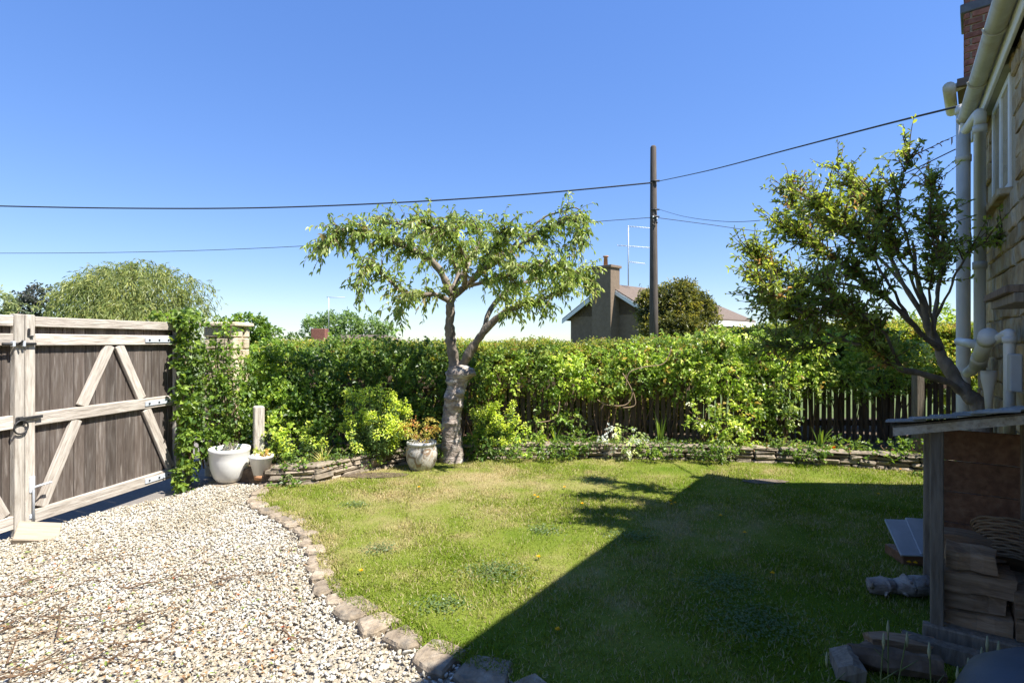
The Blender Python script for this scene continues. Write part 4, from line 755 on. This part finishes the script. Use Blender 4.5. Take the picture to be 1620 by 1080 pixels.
MB().lathe([(0.12, 5.56), (0.10, 6.05), (0.15, 6.06), (0.15, 6.12), (0.08, 6.12)], 16, (cc.x, cc.y, 0)).build('chimney_pot', TERRA, fh, True)
an = empty('aerial', at(994, 450, 29.5), 'tall television aerial mast beside the brown brick chimney', 'aerial'); ma = at(994, 452, 29.5)
b = MB().tube([ma, at(994, 357, 29.5)], 0.03, 6)
b.build('mast', GALV, an, True)
for (x0, y0, x1, y1) in ((994, 358, 1031, 361), (977, 388, 1030, 392), (994, 414, 1020, 417)):
    b = MB().tube([at(x0, y0, 29.5), at(x1, y1, 29.5)], 0.022, 5)
    for k in range(9):
        p = at(x0 + (x1 - x0) * k / 8, y0 + (y1 - y0) * k / 8, 29.5); b.tube([p + V((0, -0.12, -0.06)), p + V((0, 0.12, 0.06))], 0.012, 4)
    b.build('boom', GALV, an, True)
h2 = empty('distant_house', at(560, 540, 42), 'low brown roofed house with a red brick chimney beyond the hedge', 'house'); h2.location.z = -0.16
c2 = at(565, 540, 42)
MB().box(c2.x - 3.6, c2.x + 3.0, 42, 47, -0.3, 1.5, 0.01).build('wall', BRICK_F, h2, True)
MB().add([(c2.x - 3.9, 41.7, 1.45), (c2.x + 3.3, 41.7, 1.45), (c2.x + 3.3, 47.3, 1.45), (c2.x - 3.9, 47.3, 1.45), (c2.x - 2.2, 44.5, 2.1), (c2.x + 1.6, 44.5, 2.1)], [[0, 1, 2, 3], [0, 1, 5, 4], [2, 3, 4, 5], [0, 3, 4], [1, 2, 5]]).build('roof', ROOF, h2, True)
c3 = at(506, 530, 43); MB().box(c3.x - 0.55, c3.x + 0.55, 42.6, 43.4, 1.2, EYE + 20 / F * 43, 0.02).build('chimney', BRICK, h2, True)
an2 = empty('aerial', at(520, 522, 43), 'thin television aerial above the small red chimney', 'aerial'); MB().tube([at(520, 525, 43), at(520, 470, 43)], 0.035, 6).build('mast', GALV, an2, True); MB().tube([at(517, 470, 43), at(546, 470.5, 43)], 0.03, 5).build('boom', GALV, an2, True)
# telegraph pole
PD = 18.0; pp = at(1034.5, 540, PD); pole = empty('telegraph_pole', (pp.x, PD, -0.16), 'tall weathered timber telegraph pole behind the hedge', 'pole'); ptop = EYE + (CY - 231) / F * PD
MB().tube([(pp.x, PD, -0.3), (pp.x - 0.005, PD, 3), (pp.x - 0.02, PD, ptop - 0.05), (pp.x - 0.02, PD, ptop)], [0.155, 0.138, 0.098, 0.07], 18).build('shaft', POLE, pole, True)
for (y, w) in ((288, 0.05), (333, 0.035), (344, 0.035)): p = at(1034, y, PD); MB().tube([p + V((-0.14, -0.13, 0)), p + V((0.16, -0.13, 0))], w * 0.7, 8).build('cable_clamp', IRON, pole, True)
for k in range(5): p = at(1031 + 6 * (k % 2), 345 + k * 3, PD); MB().tube([p + V((0, -0.14, 0)), p + V((0, -0.20, 0.0))], 0.03, 6).build('junction', GALV if k < 2 else IRON, pole, True)
def cable(label, px, P0, P1, r, name='overhead_cable'):
    """points on the vertical plane through plan points P0, P1"""
    pts = []; (x0, y0), (x1, y1) = P0, P1
    for (x, y) in px:
        k = (x - CX) / F; dx, dy = x1 - x0, y1 - y0; d = (x0 * dy - y0 * dx) / (k * dy - dx); pts.append(at(x, y, d))
    tag(MB().tube(smooth_path(pts, 8), r, 6).build(name, CABLE), label, 'cable')
pl = (pp.x, PD - 0.13); hse = (4.36, 5.0)
cable('thick twisted overhead cable running left from the pole top', [(-350, 312), (-150, 321), (0, 326), (200, 329.5), (400, 329), (600, 322), (800, 310), (930, 299), (1033, 289)], (-22, PD + 2), pl, 0.024)
cable('thick twisted overhead cable rising right from the pole to the cottage', [(1036, 288), (1120, 270), (1250, 236), (1400, 197), (1526, 166)], pl, hse, 0.011)
cable('thin overhead wire running left below the thick cable', [(-300, 398), (0, 400.5), (250, 398), (500, 388), (750, 368), (900, 354), (1033, 344)], (-22, PD + 3), pl, 0.010)
cable('thin sagging wire looping from the pole to the cottage eaves', [(1036, 329), (1080, 342), (1140, 350), (1200, 349), (1260, 338), (1340, 313), (1420, 280), (1512, 236)], pl, (4.45, 5.3), 0.006)
cable('thin straight wire running away right from the pole behind the tree', [(1036, 344), (1120, 355), (1200, 366), (1350, 384), (1500, 400)], pl, (22, 26), 0.010)

# ================================================================ COTTAGE
HC = V((4.484, 5.2, 0)); HW_ = V((0.578, 0.816, 0)).normalized(); HM = V((-HW_.y, HW_.x, 0)); Hrz = math.atan2(HW_.y, HW_.x)
cot = empty('stone_cottage', HC, 'honey coloured stone cottage with white pipes and gutter beside the lawn', 'house', None, Hrz)
def wl(x, y, o):        # photo pixel -> cottage coordinates on the plane o metres out from the wall
    rx = (x - CX) / F; d = (o + HC.x * HM.x + HC.y * HM.y) / (rx * HM.x + HM.y); p = at(x, y, d) - HC
    return V((p.x * HW_.x + p.y * HW_.y, o, p.z))
def tl_(w): p = w - HC; return (p.x * HW_.x + p.y * HW_.y, p.x * HM.x + p.y * HM.y)
E_ = HC - HM * 0.62; F_ = E_ + V((4.2, -0.15, 0)); N_ = HC - HW_ * 10.5; G_ = F_ - HW_ * 10
foot = [tl_(N_), tl_(HC), tl_(E_), tl_(F_), tl_(G_)]; foot2 = [(x, y - (0.045 if i < 2 else 0)) for i, (x, y) in enumerate(foot)]; foot2[1] = (foot2[1][0] - 0.045, foot2[1][1]); foot2[2] = (foot2[2][0] - 0.045, foot2[2][1])
MB().prism(foot2, -0.2, 3.55).build('wall', MORTAR, cot)
ov = []
cxx = sum(p[0] for p in foot) / 5; cyy = sum(p[1] for p in foot) / 5
for i, (x, y) in enumerate(foot): ov.append((x + (0.12 if i in (1, 2) else 0.12 if i == 3 else -0.12), y + (0.10 if i < 2 else 0.0)))
EAVE = 3.66
inn = [(cxx + (x - cxx) * 0.35, cyy + (y - cyy) * 0.35) for x, y in ov]
MB().add([(x, y, EAVE) for x, y in ov] + [(x, y, EAVE + 0.05) for x, y in ov] + [(x, y, EAVE + 0.95) for x, y in inn], [[0, 1, 2, 3, 4]] + [[i, (i + 1) % 5, 5 + (i + 1) % 5, 5 + i] for i in range(5)] + [[5 + i, 5 + (i + 1) % 5, 10 + (i + 1) % 5, 10 + i] for i in range(5)] + [[10, 11, 12, 13, 14]]).build('roof', ROOF, cot)
win = [wl(1574, 145, -0.05), wl(1602, 305, -0.05)]; wx0, wx1, wz0, wz1 = win[1].x, win[0].x, wl(1590, 312, -0.05).z, wl(1590, 140, -0.05).z
z = 0.0; cnt = 0
while z < 3.5:
    h = min(random.uniform(0.11, 0.19), 3.54 - z); x = -2.75 + random.uniform(-0.1, 0)
    while x < -0.01:
        L = min(random.uniform(0.16, 0.42), -x); L = -x if -x - L < 0.1 else L
        if not (x + L > wx0 - 0.03 and x < wx1 + 0.03 and z + h > wz0 - 0.02 and z < wz1 + 0.04):
            MB().box(x + 0.006, x + L - 0.006, -0.06, random.uniform(-0.028, -0.012), z + 0.006, z + h - 0.006, 0.009, 0.007).build('stone', STONE_H, cot); cnt += 1
        x += L
    z += h
# window
wn_ = MB().box(wx0, wx1, -0.11, -0.08, wz0, wz1, 0.002).build('window', GLASS, cot)
for (a, b_, c, d_) in ((wx0, wx0 + 0.05, wz0, wz1), (wx1 - 0.05, wx1, wz0, wz1), (wx0 + 0.05, wx1 - 0.05, wz0, wz0 + 0.05), (wx0 + 0.05, wx1 - 0.05, wz1 - 0.05, wz1), ((wx0 + wx1) / 2 - 0.03, (wx0 + wx1) / 2 + 0.03, wz0 + .05, wz1 - .05)): MB().box(a, b_, -0.085, -0.03, c, d_, 0.004).build('frame', PAINT_W, wn_)
for k in range(1, 4): zz = wz0 + (wz1 - wz0) * k / 4; MB().box(wx0 + 0.05, wx1 - 0.05, -0.082, -0.045, zz - 0.011, zz + 0.011, 0.003).build('glazing_bar', PAINT_W, wn_)
for k in (1, 3): xx = wx0 + (wx1 - wx0) * k / 4; MB().box(xx - 0.011, xx + 0.011, -0.082, -0.047, wz0 + .05, wz1 - .05, 0.003).build('glazing_bar', PAINT_W, wn_)
MB().box(wx0 - 0.12, wx1 + 0.12, -0.10, 0.02, wz1 + 0.005, wz1 + 0.13, 0.012, 0.004).build('lintel', mat('green_grey_stone', [(0.26, 0.26, 0.19), (0.36, 0.35, 0.27)], 0.9, 8, bump=0.4), cot)
MB().box(wx0 - 0.06, wx1 + 0.06, -0.10, 0.035, wz0 - 0.055, wz0 - 0.002, 0.008, 0.002).build('sill', STONE_H, wn_)
# fascia, gutter, pipes
MB().box(-10.4, 0.05, 0.012, 0.035, EAVE - 0.17, EAVE - 0.004, 0.004).build('fascia', PAINT_W, cot)
gb = MB(); prof = [(0.06 * math.cos(a), 0.06 * math.sin(a)) for a in np.linspace(math.pi, 2 * math.pi, 11)]; prof2 = [(x * 0.9, z * 0.9) for x, z in prof][::-1]; ring = prof + prof2; vs = [];
for x in (-10.4, -0.28): vs += [(x, 0.098 + a, EAVE - 0.03 + b_) for a, b_ in ring]
k = len(ring); gb.add(vs, [[i, (i + 1) % k, k + (i + 1) % k, k + i] for i in range(k)] + [list(range(k)), list(range(k, 2 * k))], True); gut = gb.build('gutter', GUTTER, cot)
for x in (-0.31, -1.2, -2.1, -3.0): MB().tube([(x, 0.098 + 0.064 * math.cos(a), EAVE - 0.03 + 0.064 * math.sin(a)) for a in np.linspace(math.pi, 2 * math.pi, 9)], 0.008, 6).tube([(x, 0.035, EAVE - 0.04), (x, 0.05, EAVE - 0.06)], 0.01, 6).build('gutter_bracket', GUTTER, gut)
def pipe(name, pts, r, m=PLASTIC, n=14, par=None): return MB().tube(pts, r, n).build(name, m, par or cot)
def collar(p, r, par): return MB().tube([V(p) + V((0, 0, -0.03)), V(p) + V((0, 0, 0.03))], r, 14).build('collar', PLASTIC, par)
q = wl(1550, 300, 0.07); dp = pipe('downpipe', smooth_path([(-0.34, 0.098, EAVE - 0.08), (-0.34, 0.098, EAVE - 0.15), (q.x, 0.075, EAVE - 0.24), (q.x, 0.07, EAVE - 0.34)], 4) + [V((q.x, 0.07, 1.55)), V((q.x, 0.07, 1.30))], 0.040)
for y in (205, 420, 575): collar((q.x, 0.07, wl(1550, y, 0.07).z), 0.049, dp)
q1 = wl(1524, 400, 0.10); sp = pipe('soil_pipe', [(q1.x, 0.10, wl(1520, 180, 0.10).z), (q1.x, 0.10, 1.0), (q1.x, 0.10, -0.1)], 0.056)
for y in (188, 262, 585): collar((q1.x, 0.10, wl(1520, y, 0.10).z), 0.064, sp)
a = wl(1545, 578, 0.12); b_ = wl(1563, 532, 0.14); br = pipe('branch_pipe', [a, a.lerp(b_, 0.5), b_], 0.046); MB().tube([b_ - (b_ - a) * 0.12, b_ + (b_ - a).normalized() * 0.02], 0.053, 16).build('cap', PLASTIC, br); MB().tube([a.lerp(b_, 0.2), a.lerp(b_, 0.34)], 0.052, 16).build('collar', PLASTIC, br)
c_ = wl(1531, 590, 0.10); pipe('branch_pipe', smooth_path([c_, wl(1538, 585, 0.13), a], 4), 0.042)
e1 = wl(1597, 527, 0.055); e0 = a.lerp(b_, 0.7); wp = pipe('waste_pipe', smooth_path([e0, e0.lerp(e1, 0.6), e1 + V((0.015, 0, 0)), e1 + V((0, 0, -0.05))], 5) + [V((e1.x, 0.055, 0.9))], 0.030); MB().tube([e1 + V((0, 0, -0.06)), e1 + V((0, 0, -0.02))], 0.037, 14).build('collar', PLASTIC, wp)
f0 = wl(1517, 540, 0.16); f1 = wl(1552, 546, 0.10); pipe('branch_pipe', [f0, f1], 0.036); MB().lathe([(0.018, 1.05), (0.03, 1.22), (0.048, 1.32), (0.05, 1.38), (0.04, 1.38), (0.015, 1.3)], 16, (wl(1567, 600, 0.05).x, 0.06, -0.05)).build('hopper', PLASTIC, cot)
# timber hood over the door
ha = wl(1556, 478, 0.24); MB().box(-3.6, ha.x, 0.0, 0.24, ha.z - 0.0, ha.z + 0.035, 0.004).build('door_hood', W_DARK, cot); MB().box(-3.6, ha.x - 0.05, 0.012, 0.215, ha.z - 0.045, ha.z - 0.001, 0.004).build('hood_soffit', W_POST, cot)
MB().box(wl(1612, 600, 0.03).x, wl(1612, 600, 0.03).x + 0.16, 0.012, 0.07, wl(1612, 620, .03).z, wl(1612, 560, 0.03).z, 0.006).build('meter_box', mat('grey_box', [(0.34, 0.33, 0.30), (0.42, 0.41, 0.38)], 0.6, 8), cot)
# taller wing behind with brick chimney and its own short gutter
wg = empty('cottage_wing', (*at(1549, 540, 7.0).xy, -0.1), 'tall rear wing of the cottage carrying the red brick chimney', 'house', None, math.atan2(1.0, (1549 - CX) / F))
MB().prism([(0, 0), (0.9, 0), (0.9, -3), (0, -2.2)], 0, 5.0).build('wall', STONE_H, wg)
MB().prism([(-0.1, 0.22), (1.0, 0.22), (1.0, -3.1), (-0.1, -2.4)], 5.0, 5.1).build('roof', ROOF, wg)
gx_ = MB().tube([(-0.15, 0.30, 5.0), (0.85, 0.30, 5.0)], 0.07, 12).tube(smooth_path([(0.02, 0.30, 4.98), (0.0, 0.22, 5.03), (0.0, 0.0, 5.08), (-0.02, -0.3, 5.1)], 5), 0.055, 10).build('gutter', GUTTER, wg)
ck = MB().box(0.02, 0.60, -0.5, 0.14, 5.1, 6.9, 0.005).build('chimney', MORTAR, wg)
bk = {}
for r_ in range(20):
    z0 = 5.105 + r_ * 0.088
    if z0 > 6.8: break
    for (ax, lo, hi) in (('f', -0.51, 0.15), ('s', 0.01, 0.61)):
        c = lo - (0.11 if r_ % 2 else 0)
        while c < hi - 0.02:
            a0, a1 = max(c, lo), min(c + 0.225, hi)
            if a1 - a0 > 0.04:
                bb = MB()
                if ax == 'f': bb.box(-0.002, 0.05, a0 + 0.006, a1 - 0.006, z0 + 0.005, z0 + 0.078, 0.005, 0.001)
                else: bb.box(a0 + 0.006, a1 - 0.006, 0.10, 0.155, z0 + 0.005, z0 + 0.078, 0.005, 0.001)
                bb.build('brick', BRICK, ck)
            c += 0.235
MB().box(-0.02, 0.64, -0.54, 0.19, 5.98, 6.10, 0.01).build('lead_band', LEAD, ck)

# ================================================================ LOG STORE AND THINGS BY THE COTTAGE
ls = empty('log_store', (2.19, 2.77, 0), 'open timber log store with slate roof leaning on the cottage', 'log store', None, Hrz)
def zs(y, x=0.0): return 1.10 + (0.19 - y) * 0.21 - 0.115 * x       # roof line: y measured out from the front post towards the lawn
for (x, nm) in ((0.0, 'post'), (0.72, 'post')): MB().box(x - 0.028, x + 0.028, -0.028, 0.028, 0.0, zs(0, x) - 0.045, 0.004, 0.001).build(nm, W_POST, ls)
for (x, nm) in ((0.0, 'post'), (0.72, 'post')): MB().box(x - 0.028, x + 0.028, -0.47, -0.42, 0.0, zs(-0.45, x) - 0.045, 0.004, 0.001).build(nm, W_POST, ls)
def slope(x0, x1, y0, y1, t0, t1, nm, m): return MB().add([(x, y, zs(y, x) + t) for x in (x0, x1) for (y, t) in ((y0, t0), (y1, t0), (y1, t1), (y0, t1))], [[0, 1, 2, 3], [4, 5, 6, 7], [0, 1, 5, 4], [1, 2, 6, 5], [2, 3, 7, 6], [3, 0, 4, 7]]).build(nm, m, ls)
slope(-0.07, -0.03, 0.185, -0.49, -0.055, -0.012, 'barge_rail', W_GREYH); slope(0.79, 0.83, 0.185, -0.49, -0.055, -0.012, 'barge_rail', W_GREYH); slope(-0.06, 0.82, 0.19, -0.49, -0.0115, -0.002, 'roof_deck', W_POST)
sl_m = MB().box(-0.105, 0.105, -0.085, 0.085, -0.006, 0.006, 0.002, 0.001).mesh('slate')
for r_ in range(6):
    for c in range(5):
        y = 0.13 - r_ * 0.112; x = 0.0 + c * 0.21 - (0.09 if r_ % 2 else 0.0)
        if x > 0.86 or x < -0.12: continue
        o = link('slate', sl_m, SLATE, ls); o.location = (x, y, zs(y, x) + 0.018 + random.uniform(0, 0.003)); o.rotation_euler = (-0.12 + random.uniform(-0.02, 0.02), 0.114 + random.uniform(-0.02, 0.02), random.uniform(-0.03, 0.03))
for k in range(4): MB().box(0.735, 0.757, -0.47, 0.02, 0.25 + k * 0.19, 0.25 + (k + 1) * 0.19 - 0.004, 0.003).build('end_board', W_PLY, ls)
MB().box(0.0, 0.72, -0.495, -0.478, 0.2, 1.08, 0.003).build('back_panel', W_PLY, ls)
MB().box(-0.05, 0.0, -0.46, 0.06, 0.03, 0.10, 0.006, 0.002).build('sill_beam', W_POST, ls); MB().box(0.0, 0.75, -0.40, 0.0, 0.07, 0.095, 0.004).build('floor', W_POST, ls)
# split logs: wedge prisms lying across the store
def log(label, loc, L, w, h, rz, tilt=0.0, m=W_SPLIT, wedge=True, name='split_log', group=None):
    prof = [(-w / 2, 0), (w / 2, 0.01), (w / 2 * random.uniform(0.75, 1), h * random.uniform(0.55, 0.8)), (random.uniform(-.1, .2) * w, h), (-w / 2 * random.uniform(.85, 1), h * random.uniform(0.6, 0.9))] if wedge else [(w / 2 * math.cos(a), h / 2 + h / 2 * math.sin(a)) for a in np.linspace(0, 2 * math.pi, 11)[:-1]]
    n = len(prof); xs = np.linspace(-L / 2, L / 2, 5); vs = []
    for x in xs:
        j = 0.006 * random.uniform(-1, 1)
        vs += [(x + (random.uniform(-.008, .008) if abs(x) > L * .45 else 0), a + j + random.uniform(-.008, .008), b_ + random.uniform(-.008, .008)) for a, b_ in prof]
    fs = [[i * n + k, i * n + (k + 1) % n, (i + 1) * n + (k + 1) % n, (i + 1) * n + k] for i in range(4) for k in range(n)] + [list(range(n)), [4 * n + k for k in range(n)]]
    o = MB().add(vs, fs).build(name, m); o.location = loc; o.rotation_euler = (tilt, 0, rz); return tag(o, label, 'log', group)
LW = Hrz - math.pi / 2
def ll(x, y, z): p = V((2.19, 2.77, 0)) + HW_ * x + HM * y; return (p.x, p.y, z)
GRP = 'split logs stacked in the log store'; lab = 'split firewood log stacked just inside the log store post'; lab2 = 'short split log stacked under the tipped wicker basket'; GRP2 = 'split logs under the wicker basket'
z = 0.10
for k, (h, L, oy) in enumerate(((0.10, 0.27, 0), (0.09, 0.24, 0.015), (0.12, 0.28, -0.005), (0.115, 0.20, 0.02))):
    log(lab, ll(0.12, -0.16 + oy, z), L, 0.17, h, LW + random.uniform(-0.08, 0.08), group=GRP); log(lab, ll(0.36, -0.17, z), 0.28, 0.18, h, LW + random.uniform(-0.1, 0.1), group=GRP); z += h * 0.93
z = 0.10
for k, h in enumerate((0.12, 0.13)):
    log(lab2, ll(0.10, -0.385, z), 0.17, 0.16, h, LW + random.uniform(-0.06, 0.06), group=GRP2); log(lab2, ll(0.36, -0.385, z), 0.17, 0.2, h, LW, group=GRP2); z += h * 0.94
# wicker basket lying on the logs
bs = empty('wicker_basket', ll(0.30, -0.36, 0.37), 'brown wicker basket tipped over on the stacked logs', 'basket'); bs.rotation_euler = (math.radians(-38), math.radians(10), LW)
for k in range(13):
    t = k / 12; r = 0.11 + 0.06 * t; b = MB(); b.tube([(r * 1.25 * math.cos(a), r * math.sin(a) , 0.01 + 0.17 * t + 0.004 * math.sin(a * 9 + math.pi * k)) for a in np.linspace(0, 2 * math.pi, 41)], 0.0075, 5, False); b.build('weave', WICKER, bs)
for k in range(18): a = 2 * math.pi * k / 18; MB().tube([(0.107 * 1.25 * math.cos(a), 0.107 * math.sin(a), 0.005), (0.168 * 1.25 * math.cos(a), 0.168 * math.sin(a), 0.19)], 0.004, 5).build('stake', WICKER, bs)
MB().prism([(0.11 * 1.25 * math.cos(a), 0.11 * math.sin(a)) for a in np.linspace(0, 6.283, 17)[:-1]], -0.004, 0.006).build('base', WICKER, bs)
# pieces in front of the store
log('long rough timber sleeper lying below the log store', ll(-0.16, -0.16, 0.0), 0.62, 0.11, 0.085, LW, m=W_POST, name='timber_sleeper')
log('short square plank end standing at the lawn edge by the timber pile', tuple(gp(1345, 1068) + V((0, 0.02, 0))), 0.17, 0.12, 0.09, 1.2, m=W_POST, name='plank')
log('dark barked log lying between the plank end and log store', tuple(gp(1415, 1062)), 0.36, 0.13, 0.10, -0.35, m=BARK, wedge=False)
log('split log with pale grain lying beside the store foot', tuple(gp(1425, 1030)), 0.30, 0.10, 0.08, -0.2, m=W_SPLIT)
log('thin bark slab resting near the dandelions and store', tuple(gp(1385, 1026)), 0.22, 0.07, 0.05, 0.5, m=BARK)
dw = empty('driftwood', gp(1420, 942), 'knotty fallen branch with broken stubs lying on the shaded grass', 'branch')
g0 = gp(1420, 945)
pth = [gp(1374, 938) + V((0, 0, 0.05)), gp(1395, 940) + V((0, 0, 0.055)), gp(1415, 940) + V((0, 0, 0.05)), gp(1440, 942) + V((0, 0, 0.06)), gp(1475, 938) + V((0, 0, 0.055))]
gnarl(pth, [0.045, 0.05, 0.042, 0.06, 0.055], [(0.3, 1, 0.01, 0.08), (0.7, 2, 0.012, 0.08)], 18, 0.12, 10).build('trunk', BARK_C, dw, True)
for (x, y, dx, dz) in ((1405, 945, -0.05, -0.03), (1420, 950, 0.03, -0.03), (1440, 930, -0.03, 0.06), (1380, 930, -0.03, 0.05)): p = gp(x, 942) + V((0, 0, 0.05)); MB().tube([p, p + V((dx, -0.05, dz))], [0.014, 0.006], 7).build('stub', BARK_C, dw, True)
# little slate roofed box
bxo = empty('slate_box', gp(1455, 893), 'small low wooden box with two pale slates for a lid', 'box', None, -0.12)
MB().box(-0.12, 0.16, -0.02, 0.2, 0.0, 0.07, 0.004).build('body', W_PLY, bxo)
for k in range(2):
    o = MB().box(-0.075, 0.075, -0.135, 0.135, -0.008, 0.008, 0.003, 0.001).build('slate', mat('pale_slate', [(0.30, 0.32, 0.34), (0.44, 0.46, 0.48)], 0.8, 8, rand=0.1), bxo); o.location = (-0.07 + 0.135 * k, 0.06, 0.165 + 0.014 * k); o.rotation_euler = (math.radians(44), 0, 0.02 - 0.06 * k)
# covered round barbecue in the corner of the frame
cv = empty('barbecue', (1.42, 1.31, 0), 'round barbecue under a dark blue grey cover by the cottage wall', 'barbecue')
b = MB().lathe([(0.24, 0.12), (0.265, 0.3), (0.27, 0.55), (0.265, 0.60), (0.24, 0.66), (0.18, 0.705), (0.10, 0.728), (0.0, 0.735)], 40); b.build('cover', COVER, cv)
for a in (0.5, 2.6, 4.7): MB().tube([(0.15 * math.cos(a), 0.15 * math.sin(a), 0.3), (0.2 * math.cos(a), 0.2 * math.sin(a), 0.0)], 0.012, 6).build('leg', IRON, cv)
# dry seed stalks in front
SEED = mat('seed_head', [(0.20, 0.22, 0.12), (0.33, 0.33, 0.20)], 0.8, 20)
for (x, yt, d, lean) in ((1308, 1035, 1.95, -0.05), (1398, 1005, 1.8, 0.02), (1405, 985, 1.95, -0.01), (1435, 1003, 1.95, 0.06), (1470, 1020, 1.75, -0.03), (1532, 1045, 1.7, -0.03), (1553, 1028, 1.75, -0.01), (1562, 1010, 1.8, 0.01), (1580, 1018, 1.75, 0.01), (1515, 1058, 1.7, -0.04)):
    tp = at(x, yt, d); e = empty('seed_stalk', (tp.x - lean, d + 0.03, 0), 'thin green seed stalk standing in the shade before the log pile', 'weed', 'seed stalks by the log pile')
    P = smooth_path([(tp.x - lean, d + 0.03, -0.01), (tp.x - lean * 0.6, d + 0.01, tp.z * 0.5), tp], 5); MB().tube(P, 0.0022, 5).build('stem', STEM, e, True); MB().tube([tp + V((0, 0, -0.045)), tp + V((0, 0, -0.02)), tp + V((0, 0, 0.01))], [0.002, 0.006, 0.002], 6).build('seed_head', SEED, e, True)
    for k in range(3): p = P[3 + k * 2]; MB().tube([p, p + V((random.choice((-1, 1)) * 0.05, random.uniform(-.03, .03), 0.05))], [0.003, 0.001], 4).build('leaf', STEM, e, True)

# ================================================================ SMALL THINGS ON THE GROUND
DAND = attr_mat('petal', 0.6, 0.2)
pet = leaf_arrays(np.zeros((40, 3)), nrmz(rdir(40) * [1, 1, 0.2] + [0, 0, 0.25]), np.tile([[0, 0, 1.0]], (40, 1)), 0.017, 0.006, np.tile([[0.78, 0.50, 0.01]], (40, 1)), 0, six=False); pet_me = leaf_mesh('flower', [pet])
stm = MB().tube([(0, 0, -0.045), (0, 0, 0)], 0.002, 5).mesh('stem')
for (x, y) in ((1061, 792), (1068, 795), (1062, 797), (1140, 815), (882, 995), (846, 783), (851, 786), (663, 770), (571, 902), (1222, 906), (852, 880), (1390, 781), (1425, 742), (1178, 842), (1448, 890), (1438, 889), (921, 796), (893, 770), (1090, 770)):
    e = empty('dandelion', gp(x, y, 0.03) , 'yellow dandelion flower in the mown lawn', 'flower', 'dandelions in the lawn'); link('flower', pet_me, DAND, e); link('stem', stm, STEM, e)
p = at(1319, 710, 7.05); e = empty('orange_flower', p, 'orange poppy like flower on the wall top near the spiky leaves', 'flower'); link('petals', leaf_mesh('petals', [leaf_arrays(np.zeros((26, 3)), nrmz(rdir(26) + [0, 0, 0.4]), nrmz(rdir(26)), 0.045, 0.035, np.tile([[0.70, 0.15, 0.02]], (26, 1)), 0, six=True)]), DAND, e); MB().tube([(0, 0, 0), (0, 0, -0.1)], 0.003, 5).build('stem', STEM, e)
# bare soil patch in the lawn
pc = gp(1210, 762); sheet('bare_patch', [(pc.x + 0.26 * math.cos(a) * random.uniform(.85, 1.1), pc.y + 0.10 * math.sin(a) * random.uniform(.85, 1.1)) for a in np.linspace(0, 6.283, 19)[:-1]], 0.009, mat('ashy_soil', [(0.10, 0.075, 0.055), (0.20, 0.16, 0.125)], 0.95, 14, bump=0.8, bscale=40))
pc = gp(590, 752); sheet('bare_patch', [(pc.x + 0.42 * math.cos(a) * random.uniform(.8, 1.1), pc.y + 0.13 * math.sin(a) * random.uniform(.8, 1.1)) for a in np.linspace(0, 6.283, 19)[:-1]], 0.008, SOIL)
# dry trimmings on the gravel
TW = [[(0, 1068), (60, 1050), (120, 1030), (170, 1018), (240, 1013), (290, 1016)], [(0, 985), (40, 958), (100, 935), (160, 912), (220, 900)], [(185, 932), (240, 922), (290, 910), (330, 905)], [(0, 1080), (50, 1062), (100, 1045)], [(60, 978), (130, 975), (200, 970)], [(160, 995), (210, 985), (240, 970)], [(330, 920), (380, 912), (430, 908)], [(20, 930), (60, 915), (110, 912)], [(90, 1010), (95, 980), (93, 955)], [(0, 1020), (50, 1010), (110, 990), (150, 985)], [(10, 1050), (20, 1030), (28, 1005)], [(40, 1072), (110, 1052), (180, 1024), (200, 1020)], [(250, 940), (300, 930), (350, 925)], [(130, 890), (170, 882), (210, 880)], [(0, 1000), (30, 980), (60, 970)], [(140, 1045), (200, 1040), (260, 1046)], [(445, 1000), (470, 1010), (490, 1015)], [(0, 945), (25, 940), (60, 945)]]
for pts in TW:
    P = smooth_path([gp(x, y, -0.014) for x, y in pts], 5); P = [p + V((0, 0, random.uniform(-0.004, 0.016))) for p in P]; b = MB().tube(P, np.linspace(random.uniform(0.003, 0.006), 0.002, len(P)), 5)
    for k in range(random.randint(4, 9)):
        p = random.choice(P); a = random.uniform(0, 6.28); L = random.uniform(0.05, 0.16); b.tube([p, p + V((math.cos(a) * L * .5, math.sin(a) * L * .5, 0.015)), p + V((math.cos(a + .4) * L, math.sin(a + .4) * L, 0.004))], [0.003, 0.002, 0.0012], 4)
    o = b.build('dry_twig', TWIG); tag(o, 'thin dry brown trimming twig lying on the pale gravel', 'twig', 'pruned twigs scattered on the gravel')
n = 1000; P = []
while len(P) < n:
    q = gp(random.uniform(0, 480), random.uniform(860, 1075), -0.02)
    if random.random() < 1.25 - q.x * -0.0 - abs(q.x + 2.6) * 0.45: P.append(tuple(q))
P = np.array(P)
tag(link('fallen_leaves', leaf_mesh('fallen_leaves', [leaf_arrays(P, nrmz(rdir(n) * [1, 1, 0.25]), nrmz(rdir(n) * 0.5 + [0, 0, 1]), rng.uniform(0.012, 0.035, n), 0.014, pick([((0.20, 0.14, 0.07), 4), ((0.10, 0.07, 0.04), 4), ((0.13, 0.19, 0.05), 2), ((0.25, 0.09, 0.04), 0.15)], n), 0.1, six=False)]), LEAF), 'crumbled leaves and bits scattered over the gravel', 'leaves', kind='stuff')
